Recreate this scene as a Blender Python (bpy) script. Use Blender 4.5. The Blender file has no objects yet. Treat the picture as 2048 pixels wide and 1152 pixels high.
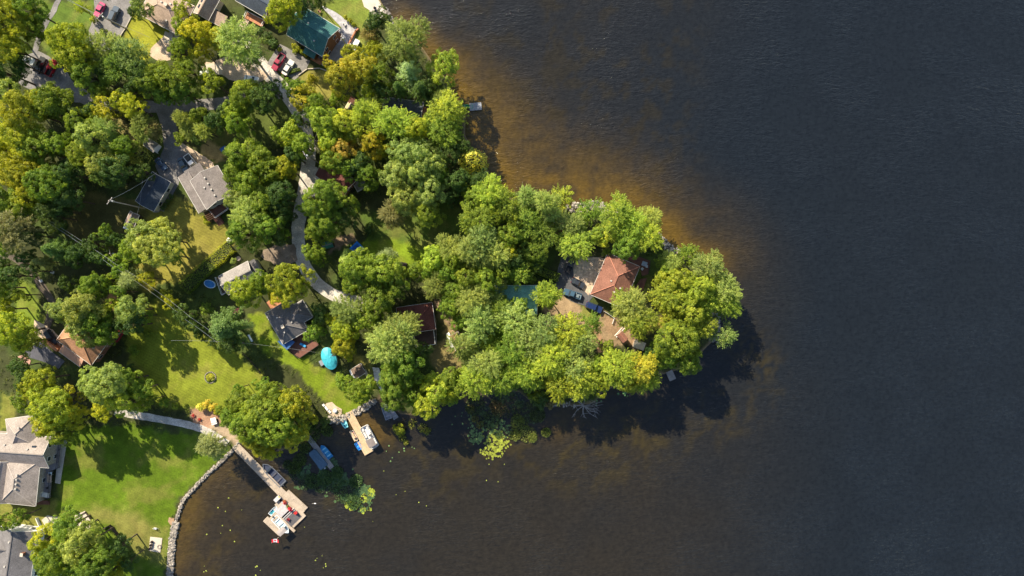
import bpy, bmesh, math, random
import numpy as np
from mathutils import Vector, Matrix

# ------------------------------------------------------------------ camera, sky, sun, exposure
H = 190.0                       # drone altitude in metres
S = 7.06                        # photograph pixels per metre on the ground
scene = bpy.context.scene
C = scene.collection
cam_d = bpy.data.cameras.new('camera'); cam = bpy.data.objects.new('camera', cam_d); C.objects.link(cam)
cam.location = (0, 0, H); cam.rotation_euler = (0, 0, 0)
cam_d.sensor_width = 36; cam_d.lens = 36 * H / (2048 / S); cam_d.clip_start = 1; cam_d.clip_end = 9000
scene.camera = cam
SUN_EL = math.radians(37); SX, SY = -0.59, 0.807          # horizontal direction towards the sun
world = bpy.data.worlds.new('World'); scene.world = world; world.use_nodes = True
wn = world.node_tree.nodes; wl = world.node_tree.links; wn.clear()
sky = wn.new('ShaderNodeTexSky'); sky.sky_type = 'NISHITA'; sky.sun_disc = False
sky.sun_elevation = SUN_EL; sky.sun_rotation = math.atan2(SX, SY); sky.altitude = 150
bg = wn.new('ShaderNodeBackground'); bg.inputs[1].default_value = 0.10
wo = wn.new('ShaderNodeOutputWorld'); wl.new(sky.outputs[0], bg.inputs[0]); wl.new(bg.outputs[0], wo.inputs[0])
sd = bpy.data.lights.new('sun', 'SUN'); sd.energy = 5.0; sd.angle = math.radians(0.5); sd.color = (1.0, 0.89, 0.69)
sun = bpy.data.objects.new('sun', sd); C.objects.link(sun)
sun.rotation_euler = Vector((SX * math.cos(SUN_EL), SY * math.cos(SUN_EL), math.sin(SUN_EL))).to_track_quat('Z', 'Y').to_euler()
vs = scene.view_settings; vs.view_transform = 'Standard'; vs.look = 'None'; vs.gamma = 1.0; vs.use_curve_mapping = False
vs.exposure = 1.06

random.seed(7); RNG = np.random.default_rng(11)

def P(px, py, z=0.0):
    k = (H - z) / (H * S)
    return ((px - 1024) * k, (576 - py) * k)
def K(z=0.0): return (H - z) / (H * S)

# ------------------------------------------------------------------ materials
_m = {}
def mat(name, col, rough=0.8, var=0.25, scale=1.5, fine=0.2, metallic=0.0, bump=0.0, spec=0.3, objcol=False):
    if name in _m: return _m[name]
    m = bpy.data.materials.new(name); m.use_nodes = True; nt = m.node_tree; n = nt.nodes; l = nt.links
    b = n['Principled BSDF']; b.inputs['Roughness'].default_value = rough; b.inputs['Metallic'].default_value = metallic
    b.inputs['Specular IOR Level'].default_value = spec
    tc = n.new('ShaderNodeTexCoord')
    n1 = n.new('ShaderNodeTexNoise'); n1.inputs['Scale'].default_value = scale; n1.inputs['Detail'].default_value = 5
    n2 = n.new('ShaderNodeTexNoise'); n2.inputs['Scale'].default_value = scale * 9; n2.inputs['Detail'].default_value = 3
    l.new(tc.outputs['Object'], n1.inputs['Vector']); l.new(tc.outputs['Object'], n2.inputs['Vector'])
    def rng(src, amt):
        r = n.new('ShaderNodeMapRange'); r.inputs[1].default_value = 0.3; r.inputs[2].default_value = 0.7
        r.inputs[3].default_value = 1 - amt; r.inputs[4].default_value = 1 + amt; l.new(src.outputs[0], r.inputs[0]); return r
    r1 = rng(n1, var); r2 = rng(n2, fine)
    mu = n.new('ShaderNodeMath'); mu.operation = 'MULTIPLY'; l.new(r1.outputs[0], mu.inputs[0]); l.new(r2.outputs[0], mu.inputs[1])
    sc = n.new('ShaderNodeVectorMath'); sc.operation = 'SCALE'
    if objcol:
        oi = n.new('ShaderNodeObjectInfo'); l.new(oi.outputs['Color'], sc.inputs[0])
    else: sc.inputs[0].default_value = col[:3]
    l.new(mu.outputs[0], sc.inputs['Scale']); l.new(sc.outputs[0], b.inputs['Base Color'])
    if bump > 0:
        bp = n.new('ShaderNodeBump'); bp.inputs['Strength'].default_value = bump; bp.inputs['Distance'].default_value = 0.05
        l.new(n2.outputs[0], bp.inputs['Height']); l.new(bp.outputs[0], b.inputs['Normal'])
    _m[name] = m; return m

def foliage_mat():
    m = bpy.data.materials.new('foliage'); m.use_nodes = True; nt = m.node_tree; n = nt.nodes; l = nt.links
    n.remove(n['Principled BSDF']); out = n['Material Output']
    oi = n.new('ShaderNodeObjectInfo'); at = n.new('ShaderNodeAttribute'); at.attribute_name = 'tint'
    mr = n.new('ShaderNodeMapRange'); mr.inputs[3].default_value = 0.45; mr.inputs[4].default_value = 1.6
    l.new(at.outputs['Fac'], mr.inputs[0])
    sc = n.new('ShaderNodeVectorMath'); sc.operation = 'SCALE'; l.new(oi.outputs['Color'], sc.inputs[0]); l.new(mr.outputs[0], sc.inputs['Scale'])
    hs = n.new('ShaderNodeHueSaturation'); l.new(sc.outputs[0], hs.inputs['Color'])
    h2 = n.new('ShaderNodeMapRange'); h2.inputs[3].default_value = 0.53; h2.inputs[4].default_value = 0.475
    l.new(at.outputs['Fac'], h2.inputs[0]); l.new(h2.outputs[0], hs.inputs['Hue'])
    d = n.new('ShaderNodeBsdfPrincipled'); d.inputs['Roughness'].default_value = 0.55; d.inputs['Specular IOR Level'].default_value = 0.35
    l.new(hs.outputs[0], d.inputs['Base Color'])
    tr = n.new('ShaderNodeBsdfTranslucent'); ts = n.new('ShaderNodeVectorMath'); ts.operation = 'MULTIPLY'
    ts.inputs[1].default_value = (1.4, 1.35, 0.45); l.new(hs.outputs[0], ts.inputs[0]); l.new(ts.outputs[0], tr.inputs['Color'])
    mx = n.new('ShaderNodeMixShader'); mx.inputs[0].default_value = 0.44
    l.new(d.outputs[0], mx.inputs[1]); l.new(tr.outputs[0], mx.inputs[2]); l.new(mx.outputs[0], out.inputs[0])
    return m
FOL = foliage_mat()
BARK = mat('bark', (0.10, 0.075, 0.055), 0.9, 0.3, 3)
DEADW = mat('dead_wood', (0.30, 0.27, 0.25), 0.9, 0.3, 3)
WOOD = mat('weathered_wood', (0.42, 0.34, 0.26), 0.85, 0.15, 0.8, 0.2)
WOODTAN = mat('tan_decking', (0.52, 0.38, 0.23), 0.8, 0.12, 0.8, 0.15)
WOODGREY = mat('grey_decking', (0.30, 0.27, 0.25), 0.85, 0.2, 0.8, 0.2)
WOODRED = mat('red_brown_decking', (0.16, 0.07, 0.05), 0.8, 0.2, 1, 0.2)
WOODDARK = mat('dark_wood', (0.06, 0.045, 0.035), 0.85, 0.2, 1)
WOODORANGE = mat('orange_wood', (0.42, 0.18, 0.09), 0.8, 0.2, 1)
WHITE = mat('white_paint', (0.78, 0.77, 0.74), 0.5, 0.08, 1, 0.05)
CREAM = mat('cream_siding', (0.55, 0.50, 0.40), 0.7, 0.1, 1)
BROWNW = mat('brown_log_wall', (0.22, 0.105, 0.05), 0.8, 0.15, 1)
GREYW = mat('grey_siding', (0.35, 0.36, 0.36), 0.7, 0.1, 1)
BRICKW = mat('red_brown_wall', (0.20, 0.09, 0.06), 0.8, 0.15, 1)
STONEW = mat('stone_wall', (0.32, 0.28, 0.24), 0.85, 0.3, 3)
GLASS = mat('window_glass', (0.03, 0.04, 0.05), 0.05, 0.05, 1, 0.0, spec=0.8)
BLACK = mat('black_rubber', (0.02, 0.02, 0.022), 0.6, 0.1, 2)
METAL = mat('grey_metal', (0.45, 0.46, 0.47), 0.35, 0.1, 2, metallic=0.6)
DARKM = mat('dark_metal', (0.06, 0.06, 0.065), 0.4, 0.1, 2, metallic=0.4)
PAINT = mat('object_paint', (1, 1, 1), 0.28, 0.03, 1, 0.02, spec=0.6, objcol=True)
FABRIC = mat('object_fabric', (1, 1, 1), 0.8, 0.15, 1.5, 0.1, objcol=True)
ROCK = mat('shore_rock', (0.27, 0.24, 0.205), 0.9, 0.6, 1.6, 0.45)
CONC = mat('pale_concrete', (0.50, 0.44, 0.36), 0.9, 0.15, 0.5, 0.1)
FLAGST = mat('flagstone', (0.48, 0.37, 0.27), 0.9, 0.35, 1.5, 0.25)
LAMP = mat('lamp_glass', (0.75, 0.75, 0.7), 0.3, 0.05, 1, 0)
RED_L = mat('tail_lamp_red', (0.4, 0.02, 0.02), 0.3, 0.05, 1, 0)
def roofm(name, c): return mat(name, c, 0.9, 0.2, 0.45, 0.3, bump=0.5)

# ------------------------------------------------------------------ object helpers
def tag(o, label=None, cat=None, group=None, kind=None):
    if label: o['label'] = label
    if cat: o['category'] = cat
    if group: o['group'] = group
    if kind: o['kind'] = kind
    return o
def empty(name, loc, rz=0.0):
    o = bpy.data.objects.new(name, None); C.objects.link(o); o.location = loc; o.rotation_euler = (0, 0, rz)
    o.empty_display_size = 0.5; return o
class MB:
    def __init__(s): s.v = []; s.f = []
    def add(s, vs, fs):
        o = len(s.v); s.v += [tuple(v) for v in vs]; s.f += [tuple(i + o for i in f) for f in fs]; return s
    def box(s, c, d, rz=0.0):
        x, y, z = [q / 2 for q in d]; cr, sr = math.cos(rz), math.sin(rz); vs = []
        for a in (-x, x):
            for b in (-y, y):
                for e in (-z, z): vs.append((c[0] + a * cr - b * sr, c[1] + a * sr + b * cr, c[2] + e))
        return s.add(vs, [(0, 1, 3, 2), (4, 6, 7, 5), (0, 4, 5, 1), (2, 3, 7, 6), (0, 2, 6, 4), (1, 5, 7, 3)])
    def prism(s, pts, z0, z1, top=None):                 # pts counter-clockwise; top = other outline for the upper ring
        n = len(pts); t = top or pts
        vs = [(p[0], p[1], z0) for p in pts] + [(p[0], p[1], z1) for p in t]
        fs = [tuple(range(n))[::-1], tuple(range(n, 2 * n))] + [(i, (i + 1) % n, n + (i + 1) % n, n + i) for i in range(n)]
        return s.add(vs, fs)
    def xsec(s, pts, x0, x1):                            # outline in (y,z) swept along x
        n = len(pts); vs = [(x0, p[0], p[1]) for p in pts] + [(x1, p[0], p[1]) for p in pts]
        fs = [tuple(range(n)), tuple(range(n, 2 * n))[::-1]] + [(i, n + i, n + (i + 1) % n, (i + 1) % n) for i in range(n)]
        return s.add(vs, fs)
    def tube(s, a, b, r0, r1=None, n=6):
        r1 = r0 if r1 is None else r1; a = Vector(a); b = Vector(b); d = (b - a)
        if d.length < 1e-6: return s
        q = d.to_track_quat('Z', 'Y'); vs = []
        for (c, r) in ((a, r0), (b, r1)):
            for i in range(n):
                t = 2 * math.pi * i / n; vs.append(c + q @ Vector((r * math.cos(t), r * math.sin(t), 0)))
        fs = [(i, (i + 1) % n, n + (i + 1) % n, n + i) for i in range(n)] + [tuple(range(n))[::-1], tuple(range(n, 2 * n))]
        return s.add(vs, fs)
    def ball(s, c, r, sz=1.0, n=8, m=5, jit=0.0):
        vs = [(c[0], c[1], c[2] + r * sz)]; fs = []
        for j in range(1, m):
            ph = math.pi * j / m
            for i in range(n):
                t = 2 * math.pi * i / n; q = r * (1 + random.uniform(-jit, jit))
                vs.append((c[0] + q * math.sin(ph) * math.cos(t), c[1] + q * math.sin(ph) * math.sin(t), c[2] + q * sz * math.cos(ph)))
        vs.append((c[0], c[1], c[2] - r * sz)); L = len(vs) - 1
        for i in range(n):
            fs.append((0, 1 + i, 1 + (i + 1) % n)); fs.append((L, 1 + (m - 2) * n + (i + 1) % n, 1 + (m - 2) * n + i))
            for j in range(m - 2):
                a = 1 + j * n; fs.append((a + i, a + n + i, a + n + (i + 1) % n, a + (i + 1) % n))
        return s.add(vs, fs)
    def build(s, name, m, parent=None, loc=(0, 0, 0), rz=0.0, color=None, smooth=False):
        me = bpy.data.meshes.new(name); me.from_pydata(s.v, [], s.f)
        bm = bmesh.new(); bm.from_mesh(me); bmesh.ops.recalc_face_normals(bm, faces=bm.faces); bm.to_mesh(me); bm.free()
        if smooth: me.polygons.foreach_set('use_smooth', [True] * len(me.polygons))
        me.materials.append(m); o = bpy.data.objects.new(name, me); C.objects.link(o)
        o.parent = parent; o.location = loc; o.rotation_euler = (0, 0, rz)
        if color: o.color = (*color, 1)
        return o
def np_mesh(name, verts, quads, m, attrs=None):
    me = bpy.data.meshes.new(name); nv = len(verts); nf = len(quads)
    me.vertices.add(nv); me.vertices.foreach_set('co', verts.astype(np.float32).ravel())
    me.loops.add(nf * 4); me.loops.foreach_set('vertex_index', quads.astype(np.int32).ravel())
    me.polygons.add(nf); me.polygons.foreach_set('loop_start', np.arange(0, nf * 4, 4, dtype=np.int32))
    me.polygons.foreach_set('loop_total', np.full(nf, 4, dtype=np.int32))
    for k, (dom, typ, arr) in (attrs or {}).items():
        a = me.attributes.new(k, typ, dom); a.data.foreach_set('color' if typ == 'FLOAT_COLOR' else 'value', arr.astype(np.float32).ravel())
    me.update(calc_edges=True); me.materials.append(m); return me

# ------------------------------------------------------------------ land and lake
SHORE = [(757,-20),(760,0),(775,25),(787,50),(812,78),(845,95),(868,128),(895,160),(905,185),(915,205),(930,235),(930,270),(945,300),
 (972,330),(985,362),(1000,388),(1050,402),(1100,414),(1150,418),(1190,410),(1240,428),(1290,442),(1312,468),(1335,494),(1370,506),(1412,520),
 (1438,550),(1448,590),(1436,620),(1432,650),(1428,680),(1402,706),(1370,735),(1330,748),(1290,752),(1250,768),(1205,782),(1190,806),(1140,812),
 (1095,808),(1060,802),(1040,785),(1000,780),(960,792),(930,786),(900,795),(868,818),(835,832),(800,828),(785,812),(778,792),(768,786),(758,800),(738,808),
 (718,824),(700,831),(680,840),(660,842),(640,850),(622,872),(596,888),(560,902),(525,905),(498,898),(482,888),(466,903),(440,926),(415,950),
 (390,975),(366,1002),(352,1040),(345,1078),(344,1110),(338,1152),(330,1260)]
shore_w = np.array([P(*p) for p in SHORE])
LANDPOLY = np.vstack([shore_w, [(-130, -400), (-900, -900), (-900, 1500), (-100, 1500), (-45, 300), (-42, 130)]])
def inside(px_, py_, poly):
    r = np.zeros(px_.shape, bool); n = len(poly)
    for i in range(n):
        x0, y0 = poly[i]; x1, y1 = poly[(i + 1) % n]
        if y0 == y1: continue
        c = ((y0 > py_) != (y1 > py_)) & (px_ < (x1 - x0) * (py_ - y0) / (y1 - y0) + x0); r ^= c
    return r
def segdist(x, y, pts, closed=False):
    d = np.full(x.shape, 1e9); n = len(pts)
    for i in range(n if closed else n - 1):
        a = pts[i]; b = pts[(i + 1) % n]; ab = (b[0] - a[0], b[1] - a[1]); L = ab[0] ** 2 + ab[1] ** 2 + 1e-9
        t = np.clip(((x - a[0]) * ab[0] + (y - a[1]) * ab[1]) / L, 0, 1)
        d = np.minimum(d, np.hypot(x - a[0] - t * ab[0], y - a[1] - t * ab[1]))
    return d
def sm(a, b, x): t = np.clip((x - a) / (b - a), 0, 1); return t * t * (3 - 2 * t)
def vnoise(x, y, sc, seed):
    r = np.random.default_rng(seed); g = r.random((256, 256)); u = x / sc + 1000.3; v = y / sc + 1000.7
    i = np.floor(u).astype(int); j = np.floor(v).astype(int); fu = u - i; fv = v - j; fu = fu * fu * (3 - 2 * fu); fv = fv * fv * (3 - 2 * fv)
    G = lambda a, b: g[a % 256, b % 256]
    return (G(i, j) * (1 - fu) + G(i + 1, j) * fu) * (1 - fv) + (G(i, j + 1) * (1 - fu) + G(i + 1, j + 1) * fu) * fv
def fbm(x, y, sc, seed): return (vnoise(x, y, sc, seed) * .5 + vnoise(x, y, sc / 2.1, seed + 1) * .3 + vnoise(x, y, sc / 4.7, seed + 2) * .2)
def axis(a, b, st, lo, hi):
    c = list(np.arange(a, b, st)); g = st; x = c[-1]
    while x < hi: g *= 1.5; x += g; c.append(x)
    g = st; x = c[0]; left = []
    while x > lo: g *= 1.5; x -= g; left.append(x)
    return np.array(left[::-1] + c)
def grid(name, xs, ys, zf, m, attrf):
    X, Y = np.meshgrid(xs, ys); x = X.ravel(); y = Y.ravel(); z = zf(x, y)
    nx, ny = len(xs), len(ys); i = np.arange(nx * ny).reshape(ny, nx)
    q = np.stack([i[:-1, :-1], i[:-1, 1:], i[1:, 1:], i[1:, :-1]], -1).reshape(-1, 4)
    me = np_mesh(name, np.stack([x, y, z], 1), q, m, attrf(x, y))
    me.polygons.foreach_set('use_smooth', [True] * len(me.polygons))
    o = bpy.data.objects.new(name, me); C.objects.link(o); o['kind'] = 'structure'; return o

# land colours: (polygon in photo pixels, edge softness m, colour, lawn weight)
G_BRIGHT = (0.085, 0.138, 0.008); G_YEL = (0.23, 0.235, 0.022); G_DRY = (0.26, 0.21, 0.05); G_MID = (0.085, 0.14, 0.014)
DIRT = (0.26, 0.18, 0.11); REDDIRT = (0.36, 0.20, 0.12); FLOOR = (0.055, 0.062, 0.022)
PATCH = [
 ([(80,0),(190,0),(185,45),(150,130),(95,120),(70,70)],1.5,(0.09,0.14,0.02),.6),
 ([(262,25),(300,40),(345,62),(318,95),(290,125),(240,100)],1,G_YEL,.8),
 ([(690,-10),(762,-10),(775,30),(735,60),(728,100),(700,110),(640,20)],1.5,(0.15,0.19,0.03),.5),
 ([(598,135),(665,140),(672,200),(640,195),(600,175)],1,(0.22,0.20,0.045),.4),
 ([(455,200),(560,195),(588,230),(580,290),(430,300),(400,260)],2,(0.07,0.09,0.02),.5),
 ([(330,395),(345,380),(400,430),(430,445),(470,455),(470,490),(420,530),(380,575),(330,560),(285,590),(270,530),(240,430)],1.2,(0.195,0.175,0.032),1),
 ([(150,380),(260,400),(300,430),(250,520),(160,520),(120,450)],2,(0.085,0.08,0.025),.4),
 ([(300,600),(330,590),(430,680),(520,740),(560,790),(520,810),(440,830),(380,830),(290,800),(250,700),(265,640)],1.5,(0.158,0.185,0.018),1),
 ([(500,630),(528,628),(560,690),(620,720),(655,745),(730,760),(740,800),(700,828),(660,815),(620,775),(590,740),(520,700)],1,(0.145,0.20,0.013),.8),
 ([(125,860),(250,850),(450,880),(465,900),(410,950),(350,1010),(340,1060),(330,1160),(0,1160),(0,1010),(120,1000)],1.5,G_BRIGHT,.5),
 ([(170,1015),(260,1020),(330,1060),(325,1130),(260,1110),(220,1050),(120,1030)],5,(0.17,0.17,0.04),.5),
 ([(0,1005),(110,1000),(120,1050),(60,1060),(0,1080)],1.5,(0.17,0.17,0.035),.3),
 ([(40,560),(62,570),(88,640),(70,690),(40,700),(30,620)],2,(0.13,0.18,0.02),.4),  # bright grass only where sunlit; the shade round it is painted by leaving grass out
 ([(0,780),(30,800),(35,840),(0,860)],1,(0.16,0.17,0.03),.4),
 ([(700,500),(750,470),(870,475),(880,520),(860,548),(800,545),(740,520)],1.2,(0.15,0.215,0.014),.5),
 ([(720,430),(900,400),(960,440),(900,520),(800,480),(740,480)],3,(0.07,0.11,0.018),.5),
 ([(860,590),(882,600),(930,650),(925,740),(880,760),(850,700),(895,670)],1.2,(0.19,0.15,0.06),.2),
 ([(858,592),(872,592),(915,662),(905,668)],.6,DIRT,0),
 ([(1085,600),(1140,590),(1170,620),(1210,640),(1260,690),(1200,700),(1160,660),(1090,650)],1.2,(0.27,0.19,0.11),0),
 ([(1165,612),(1185,622),(1205,650),(1180,655),(1160,630)],.8,(0.17,0.17,0.04),0),
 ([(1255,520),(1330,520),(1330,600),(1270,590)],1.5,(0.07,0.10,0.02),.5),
 ([(1170,645),(1190,650),(1215,700),(1195,705)],.8,REDDIRT,0),
 ([(1200,620),(1240,640),(1290,690),(1270,700),(1215,660)],1,(0.26,0.17,0.10),0),
 ([(1290,640),(1335,630),(1335,665),(1300,665)],1,(0.24,0.20,0.04),0),
 ([(380,820),(400,815),(440,825),(448,850),(420,862),(385,850)],.6,(0.34,0.20,0.13),0),
 ([(415,855),(470,890),(500,880),(490,860),(440,850)],.8,(0.36,0.27,0.18),0),
 ([(195,215),(240,240),(280,260),(270,290),(215,250)],1.5,(0.26,0.22,0.08),0),
 ([(410,270),(440,300),(450,320),(430,325),(400,295)],1,(0.30,0.22,0.09),0),
 ([(218,570),(235,585),(228,620),(214,605)],.8,(0.30,0.17,0.08),0),
 ([(700,700),(740,720),(760,770),(740,780),(705,725)],1,(0.20,0.19,0.05),0),
 ([(650,480),(700,470),(712,480),(660,505)],.8,(0.20,0.14,0.09),0),
 ([(620,330),(640,345),(650,385),(628,385)],.8,(0.23,0.20,0.08),0),
 ([(1140,405),(1200,405),(1215,425),(1150,425)],.8,(0.42,0.33,0.25),0),
 ([(1340,490),(1365,500),(1350,512),(1330,500)],.8,(0.30,0.26,0.2),0),
 ([(1412,640),(1432,640),(1432,690),(1418,690)],.8,(0.28,0.25,0.2),0),
 ([(1215,515),(1150,515),(1150,570),(1185,580)],.8,(0.36,0.27,0.18),0),
]
def land_attr(x, y):
    n1 = fbm(x, y, 9, 3); n2 = fbm(x, y, 2.2, 9); n3 = vnoise(x, y, .9, 14)
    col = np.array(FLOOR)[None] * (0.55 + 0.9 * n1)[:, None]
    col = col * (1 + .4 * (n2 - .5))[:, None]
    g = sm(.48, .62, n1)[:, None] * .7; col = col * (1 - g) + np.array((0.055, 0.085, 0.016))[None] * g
    lawn = np.zeros(x.shape)
    for poly, soft, c, lw in PATCH:
        w = np.array([P(*p) for p in poly]); d = segdist(x, y, w, True); d = np.where(inside(x, y, w), d, -d)
        a = sm(-soft * .45, soft * .45, d + 2.2 * (n2 - .5) * min(soft, 1.5) + 1.2 * (n3 - .5) * min(soft, 1))
        cc = np.array(c)[None] * (0.72 + .56 * n1)[:, None]
        dry = sm(.5, .75, fbm(x, y, 5, 31))[:, None] * .35; cc = cc * (1 - dry) + np.array((0.21, 0.17, 0.05))[None] * dry * (lw > 0) + cc * dry * (lw <= 0)
        col = col * (1 - a[:, None]) + cc * a[:, None]; lawn = lawn * (1 - a) + lw * a
    sdist = segdist(x, y, shore_w); ins = inside(x, y, LANDPOLY)
    e = (1 - sm(.2, 1.6, sdist + n2)); e = np.where(ins, e, 1)[:, None]
    col = col * (1 - e) + np.array((0.20, 0.14, 0.08))[None] * e
    a4 = np.concatenate([col * (0.85 + .3 * n3)[:, None], np.ones((len(x), 1))], 1)
    return {'ground_col': ('POINT', 'FLOAT_COLOR', a4), 'lawn': ('POINT', 'FLOAT', lawn)}
def land_z(x, y):
    d = segdist(x, y, shore_w); ins = inside(x, y, LANDPOLY); s_ = np.where(ins, d, -d)
    far = np.where(ins, 0, -1.6)
    z = -1.6 + 1.6 * sm(-2.5, .9, s_); z = np.where(np.abs(s_) > 20, far, z)
    return z + np.where(s_ > 2, (fbm(x, y, 4, 77) - .5) * .0, 0)
lm = bpy.data.materials.new('land'); lm.use_nodes = True; nt = lm.node_tree; n = nt.nodes; l = nt.links; b = n['Principled BSDF']
b.inputs['Roughness'].default_value = 0.95; b.inputs['Specular IOR Level'].default_value = 0.15
at = n.new('ShaderNodeAttribute'); at.attribute_name = 'ground_col'; al = n.new('ShaderNodeAttribute'); al.attribute_name = 'lawn'
tc = n.new('ShaderNodeTexCoord')
def nz(scale, det, tgt=None, rough=.6):
    q = n.new('ShaderNodeTexNoise'); q.inputs['Scale'].default_value = scale; q.inputs['Detail'].default_value = det; q.inputs['Roughness'].default_value = rough
    l.new(tc.outputs['Object'], q.inputs['Vector']); return q
def mrange(src, a, b_, c, d):
    r = n.new('ShaderNodeMapRange'); r.inputs[1].default_value = a; r.inputs[2].default_value = b_; r.inputs[3].default_value = c; r.inputs[4].default_value = d
    l.new(src, r.inputs[0]); return r.outputs[0]
def mth(op, a, b_):
    q = n.new('ShaderNodeMath'); q.operation = op
    for i, s_ in enumerate((a, b_)):
        if isinstance(s_, (int, float)): q.inputs[i].default_value = s_
        else: l.new(s_, q.inputs[i])
    return q.outputs[0]
f1 = nz(2.4, 8, rough=.85); f2 = nz(.35, 4)
v = mth('MULTIPLY', mrange(f1.outputs[0], .3, .7, .5, 1.5), mrange(f2.outputs[0], .3, .7, .82, 1.18))
mp = n.new('ShaderNodeMapping'); mp.inputs['Rotation'].default_value[2] = math.radians(-62); l.new(tc.outputs['Object'], mp.inputs['Vector'])
wv = n.new('ShaderNodeTexWave'); wv.inputs['Scale'].default_value = 0.42; wv.inputs['Distortion'].default_value = 7; wv.inputs['Detail'].default_value = 2; wv.inputs['Detail Scale'].default_value = .3
l.new(mp.outputs[0], wv.inputs['Vector'])
st = mth('MULTIPLY', mrange(wv.outputs[1], 0, 1, -.07, .07), al.outputs['Fac']); v = mth('MULTIPLY', v, mth('ADD', st, 1.0))
sc = n.new('ShaderNodeVectorMath'); sc.operation = 'SCALE'; l.new(at.outputs['Color'], sc.inputs[0]); l.new(v, sc.inputs['Scale']); l.new(sc.outputs[0], b.inputs['Base Color'])
bp = n.new('ShaderNodeBump'); bp.inputs['Strength'].default_value = .8; bp.inputs['Distance'].default_value = .12; l.new(f1.outputs[0], bp.inputs['Height']); l.new(bp.outputs[0], b.inputs['Normal'])
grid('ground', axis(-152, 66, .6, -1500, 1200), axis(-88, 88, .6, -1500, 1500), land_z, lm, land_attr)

# lake: water colour follows the depth of the bed and the weed on it
AMBER = [([(800,40),(850,80),(905,140),(950,235),(975,300),(1010,370)],5.5,1.0),([(1010,345),(1080,370),(1180,390),(1260,405),(1330,455)],6.5,1.0),([(1330,465),(1372,500),(1430,520)],4.5,.9),
 ([(930,130),(1000,230),(1060,290),(1150,340),(1260,390)],9,.40),([(1000,240),(1100,300),(1240,350),(1330,420),(1440,500)],13,.26),([(380,1010),(350,1140)],4,.45),([(470,910),(400,970),(370,1040)],6,.26),([(470,960),(400,1100)],14,.15),([(700,835),(740,850),(760,870)],4,.8),([(640,870),(700,880)],4,.3),
 ([(900,175),(960,215)],3,.8),([(1150,810),(1110,850)],6,.25)]
def water_attr(x, y):
    n1 = fbm(x, y, 14, 41); n2 = fbm(x, y, 3, 47); n3 = fbm(x, y, 40, 53); n4 = fbm(x, y, 1.3, 61)
    navy = np.array((0.0085, 0.0112, 0.0145)); brown = np.array((0.0185, 0.0158, 0.0115)); amber = np.array((0.102, 0.062, 0.009)); weed = np.array((0.045, 0.033, 0.008))
    px_ = 1024 + x * S; py_ = 576 - y * S
    bw = sm(1750, 1150, px_) * sm(600, 820, py_ + 120 * (n3 - .5)); bw = np.maximum(bw, .55 * sm(30, 4, segdist(x, y, shore_w) ))
    bw = np.maximum(bw, .5 * sm(1500, 900, px_ + .6 * (py_ - 300)) * sm(500, 300, py_))
    bw = np.clip(bw * (.7 + .6 * n1), 0, 1)
    col = navy[None] * (1 - bw[:, None]) + brown[None] * bw[:, None]
    for pts, w, s_ in AMBER:
        d = segdist(x, y, [P(*p) for p in pts]); a = np.exp(-(d / (w * .8)) ** 2) * s_ * np.clip(.55 + .9 * (n1 - .2) + .9 * (n2 - .5), 0.05, 1.3)
        a = np.clip(a * (.7 + .6 * n4), 0, 1)[:, None]; col = col * (1 - a) + amber[None] * a
    wd = sm(.50, .66, n2) * sm(.45, .6, n1 + .12) * (sm(24, 8, np.abs(segdist(x, y, shore_w) - 7)) * (py_ > 780) * .5 + .45 * (py_ < 560) * sm(1460, 1300, px_))
    wd += sm(.46, .6, n1) * sm(.42, .62, n4) * .3 * np.exp(-(segdist(x, y, [P(1180,890),P(1300,880),P(1420,880)]) / 9) ** 2)
    wd = np.clip(wd, 0, 1)[:, None] * .8; wc = np.where((py_ > 600)[:, None], weed[None], weed[None] * .55); col = col * (1 - wd) + wc * wd
    mot = np.exp(-(segdist(x, y, [P(1440,640),P(1500,700),P(1525,730)]) / 5) ** 2) * sm(.45, .6, n4) * .5
    col = col * (1 - mot[:, None]) + weed[None] * mot[:, None]
    a4 = np.concatenate([col, np.ones((len(x), 1))], 1); return {'water_col': ('POINT', 'FLOAT_COLOR', a4)}
wm = bpy.data.materials.new('lake_water'); wm.use_nodes = True; nt = wm.node_tree; n = nt.nodes; l = nt.links; b = n['Principled BSDF']
b.inputs['Roughness'].default_value = .035; b.inputs['IOR'].default_value = 1.40
tc = n.new('ShaderNodeTexCoord'); at = n.new('ShaderNodeAttribute'); at.attribute_name = 'water_col'
mp = n.new('ShaderNodeMapping'); mp.inputs['Rotation'].default_value[2] = math.radians(12); mp.inputs['Scale'].default_value = (.45, 1.25, 1); l.new(tc.outputs['Object'], mp.inputs['Vector'])
w1 = n.new('ShaderNodeTexNoise'); w1.inputs['Scale'].default_value = 1.1; w1.inputs['Detail'].default_value = 4; w1.inputs['Distortion'].default_value = .6; l.new(mp.outputs[0], w1.inputs['Vector'])
w2 = n.new('ShaderNodeTexNoise'); w2.inputs['Scale'].default_value = .05; w2.inputs['Detail'].default_value = 4; l.new(tc.outputs['Object'], w2.inputs['Vector'])
w3 = n.new('ShaderNodeTexNoise'); w3.inputs['Scale'].default_value = 3.2; w3.inputs['Detail'].default_value = 3; l.new(mp.outputs[0], w3.inputs['Vector'])
hgt = mth('MULTIPLY', mth('ADD', w1.outputs[0], mth('MULTIPLY', w3.outputs[0], .42)), mrange(w2.outputs[0], .38, .62, .35, 1.3))
bp = n.new('ShaderNodeBump'); bp.inputs['Strength'].default_value = 1; bp.inputs['Distance'].default_value = .24; l.new(hgt, bp.inputs['Height']); l.new(bp.outputs[0], b.inputs['Normal'])
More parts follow.
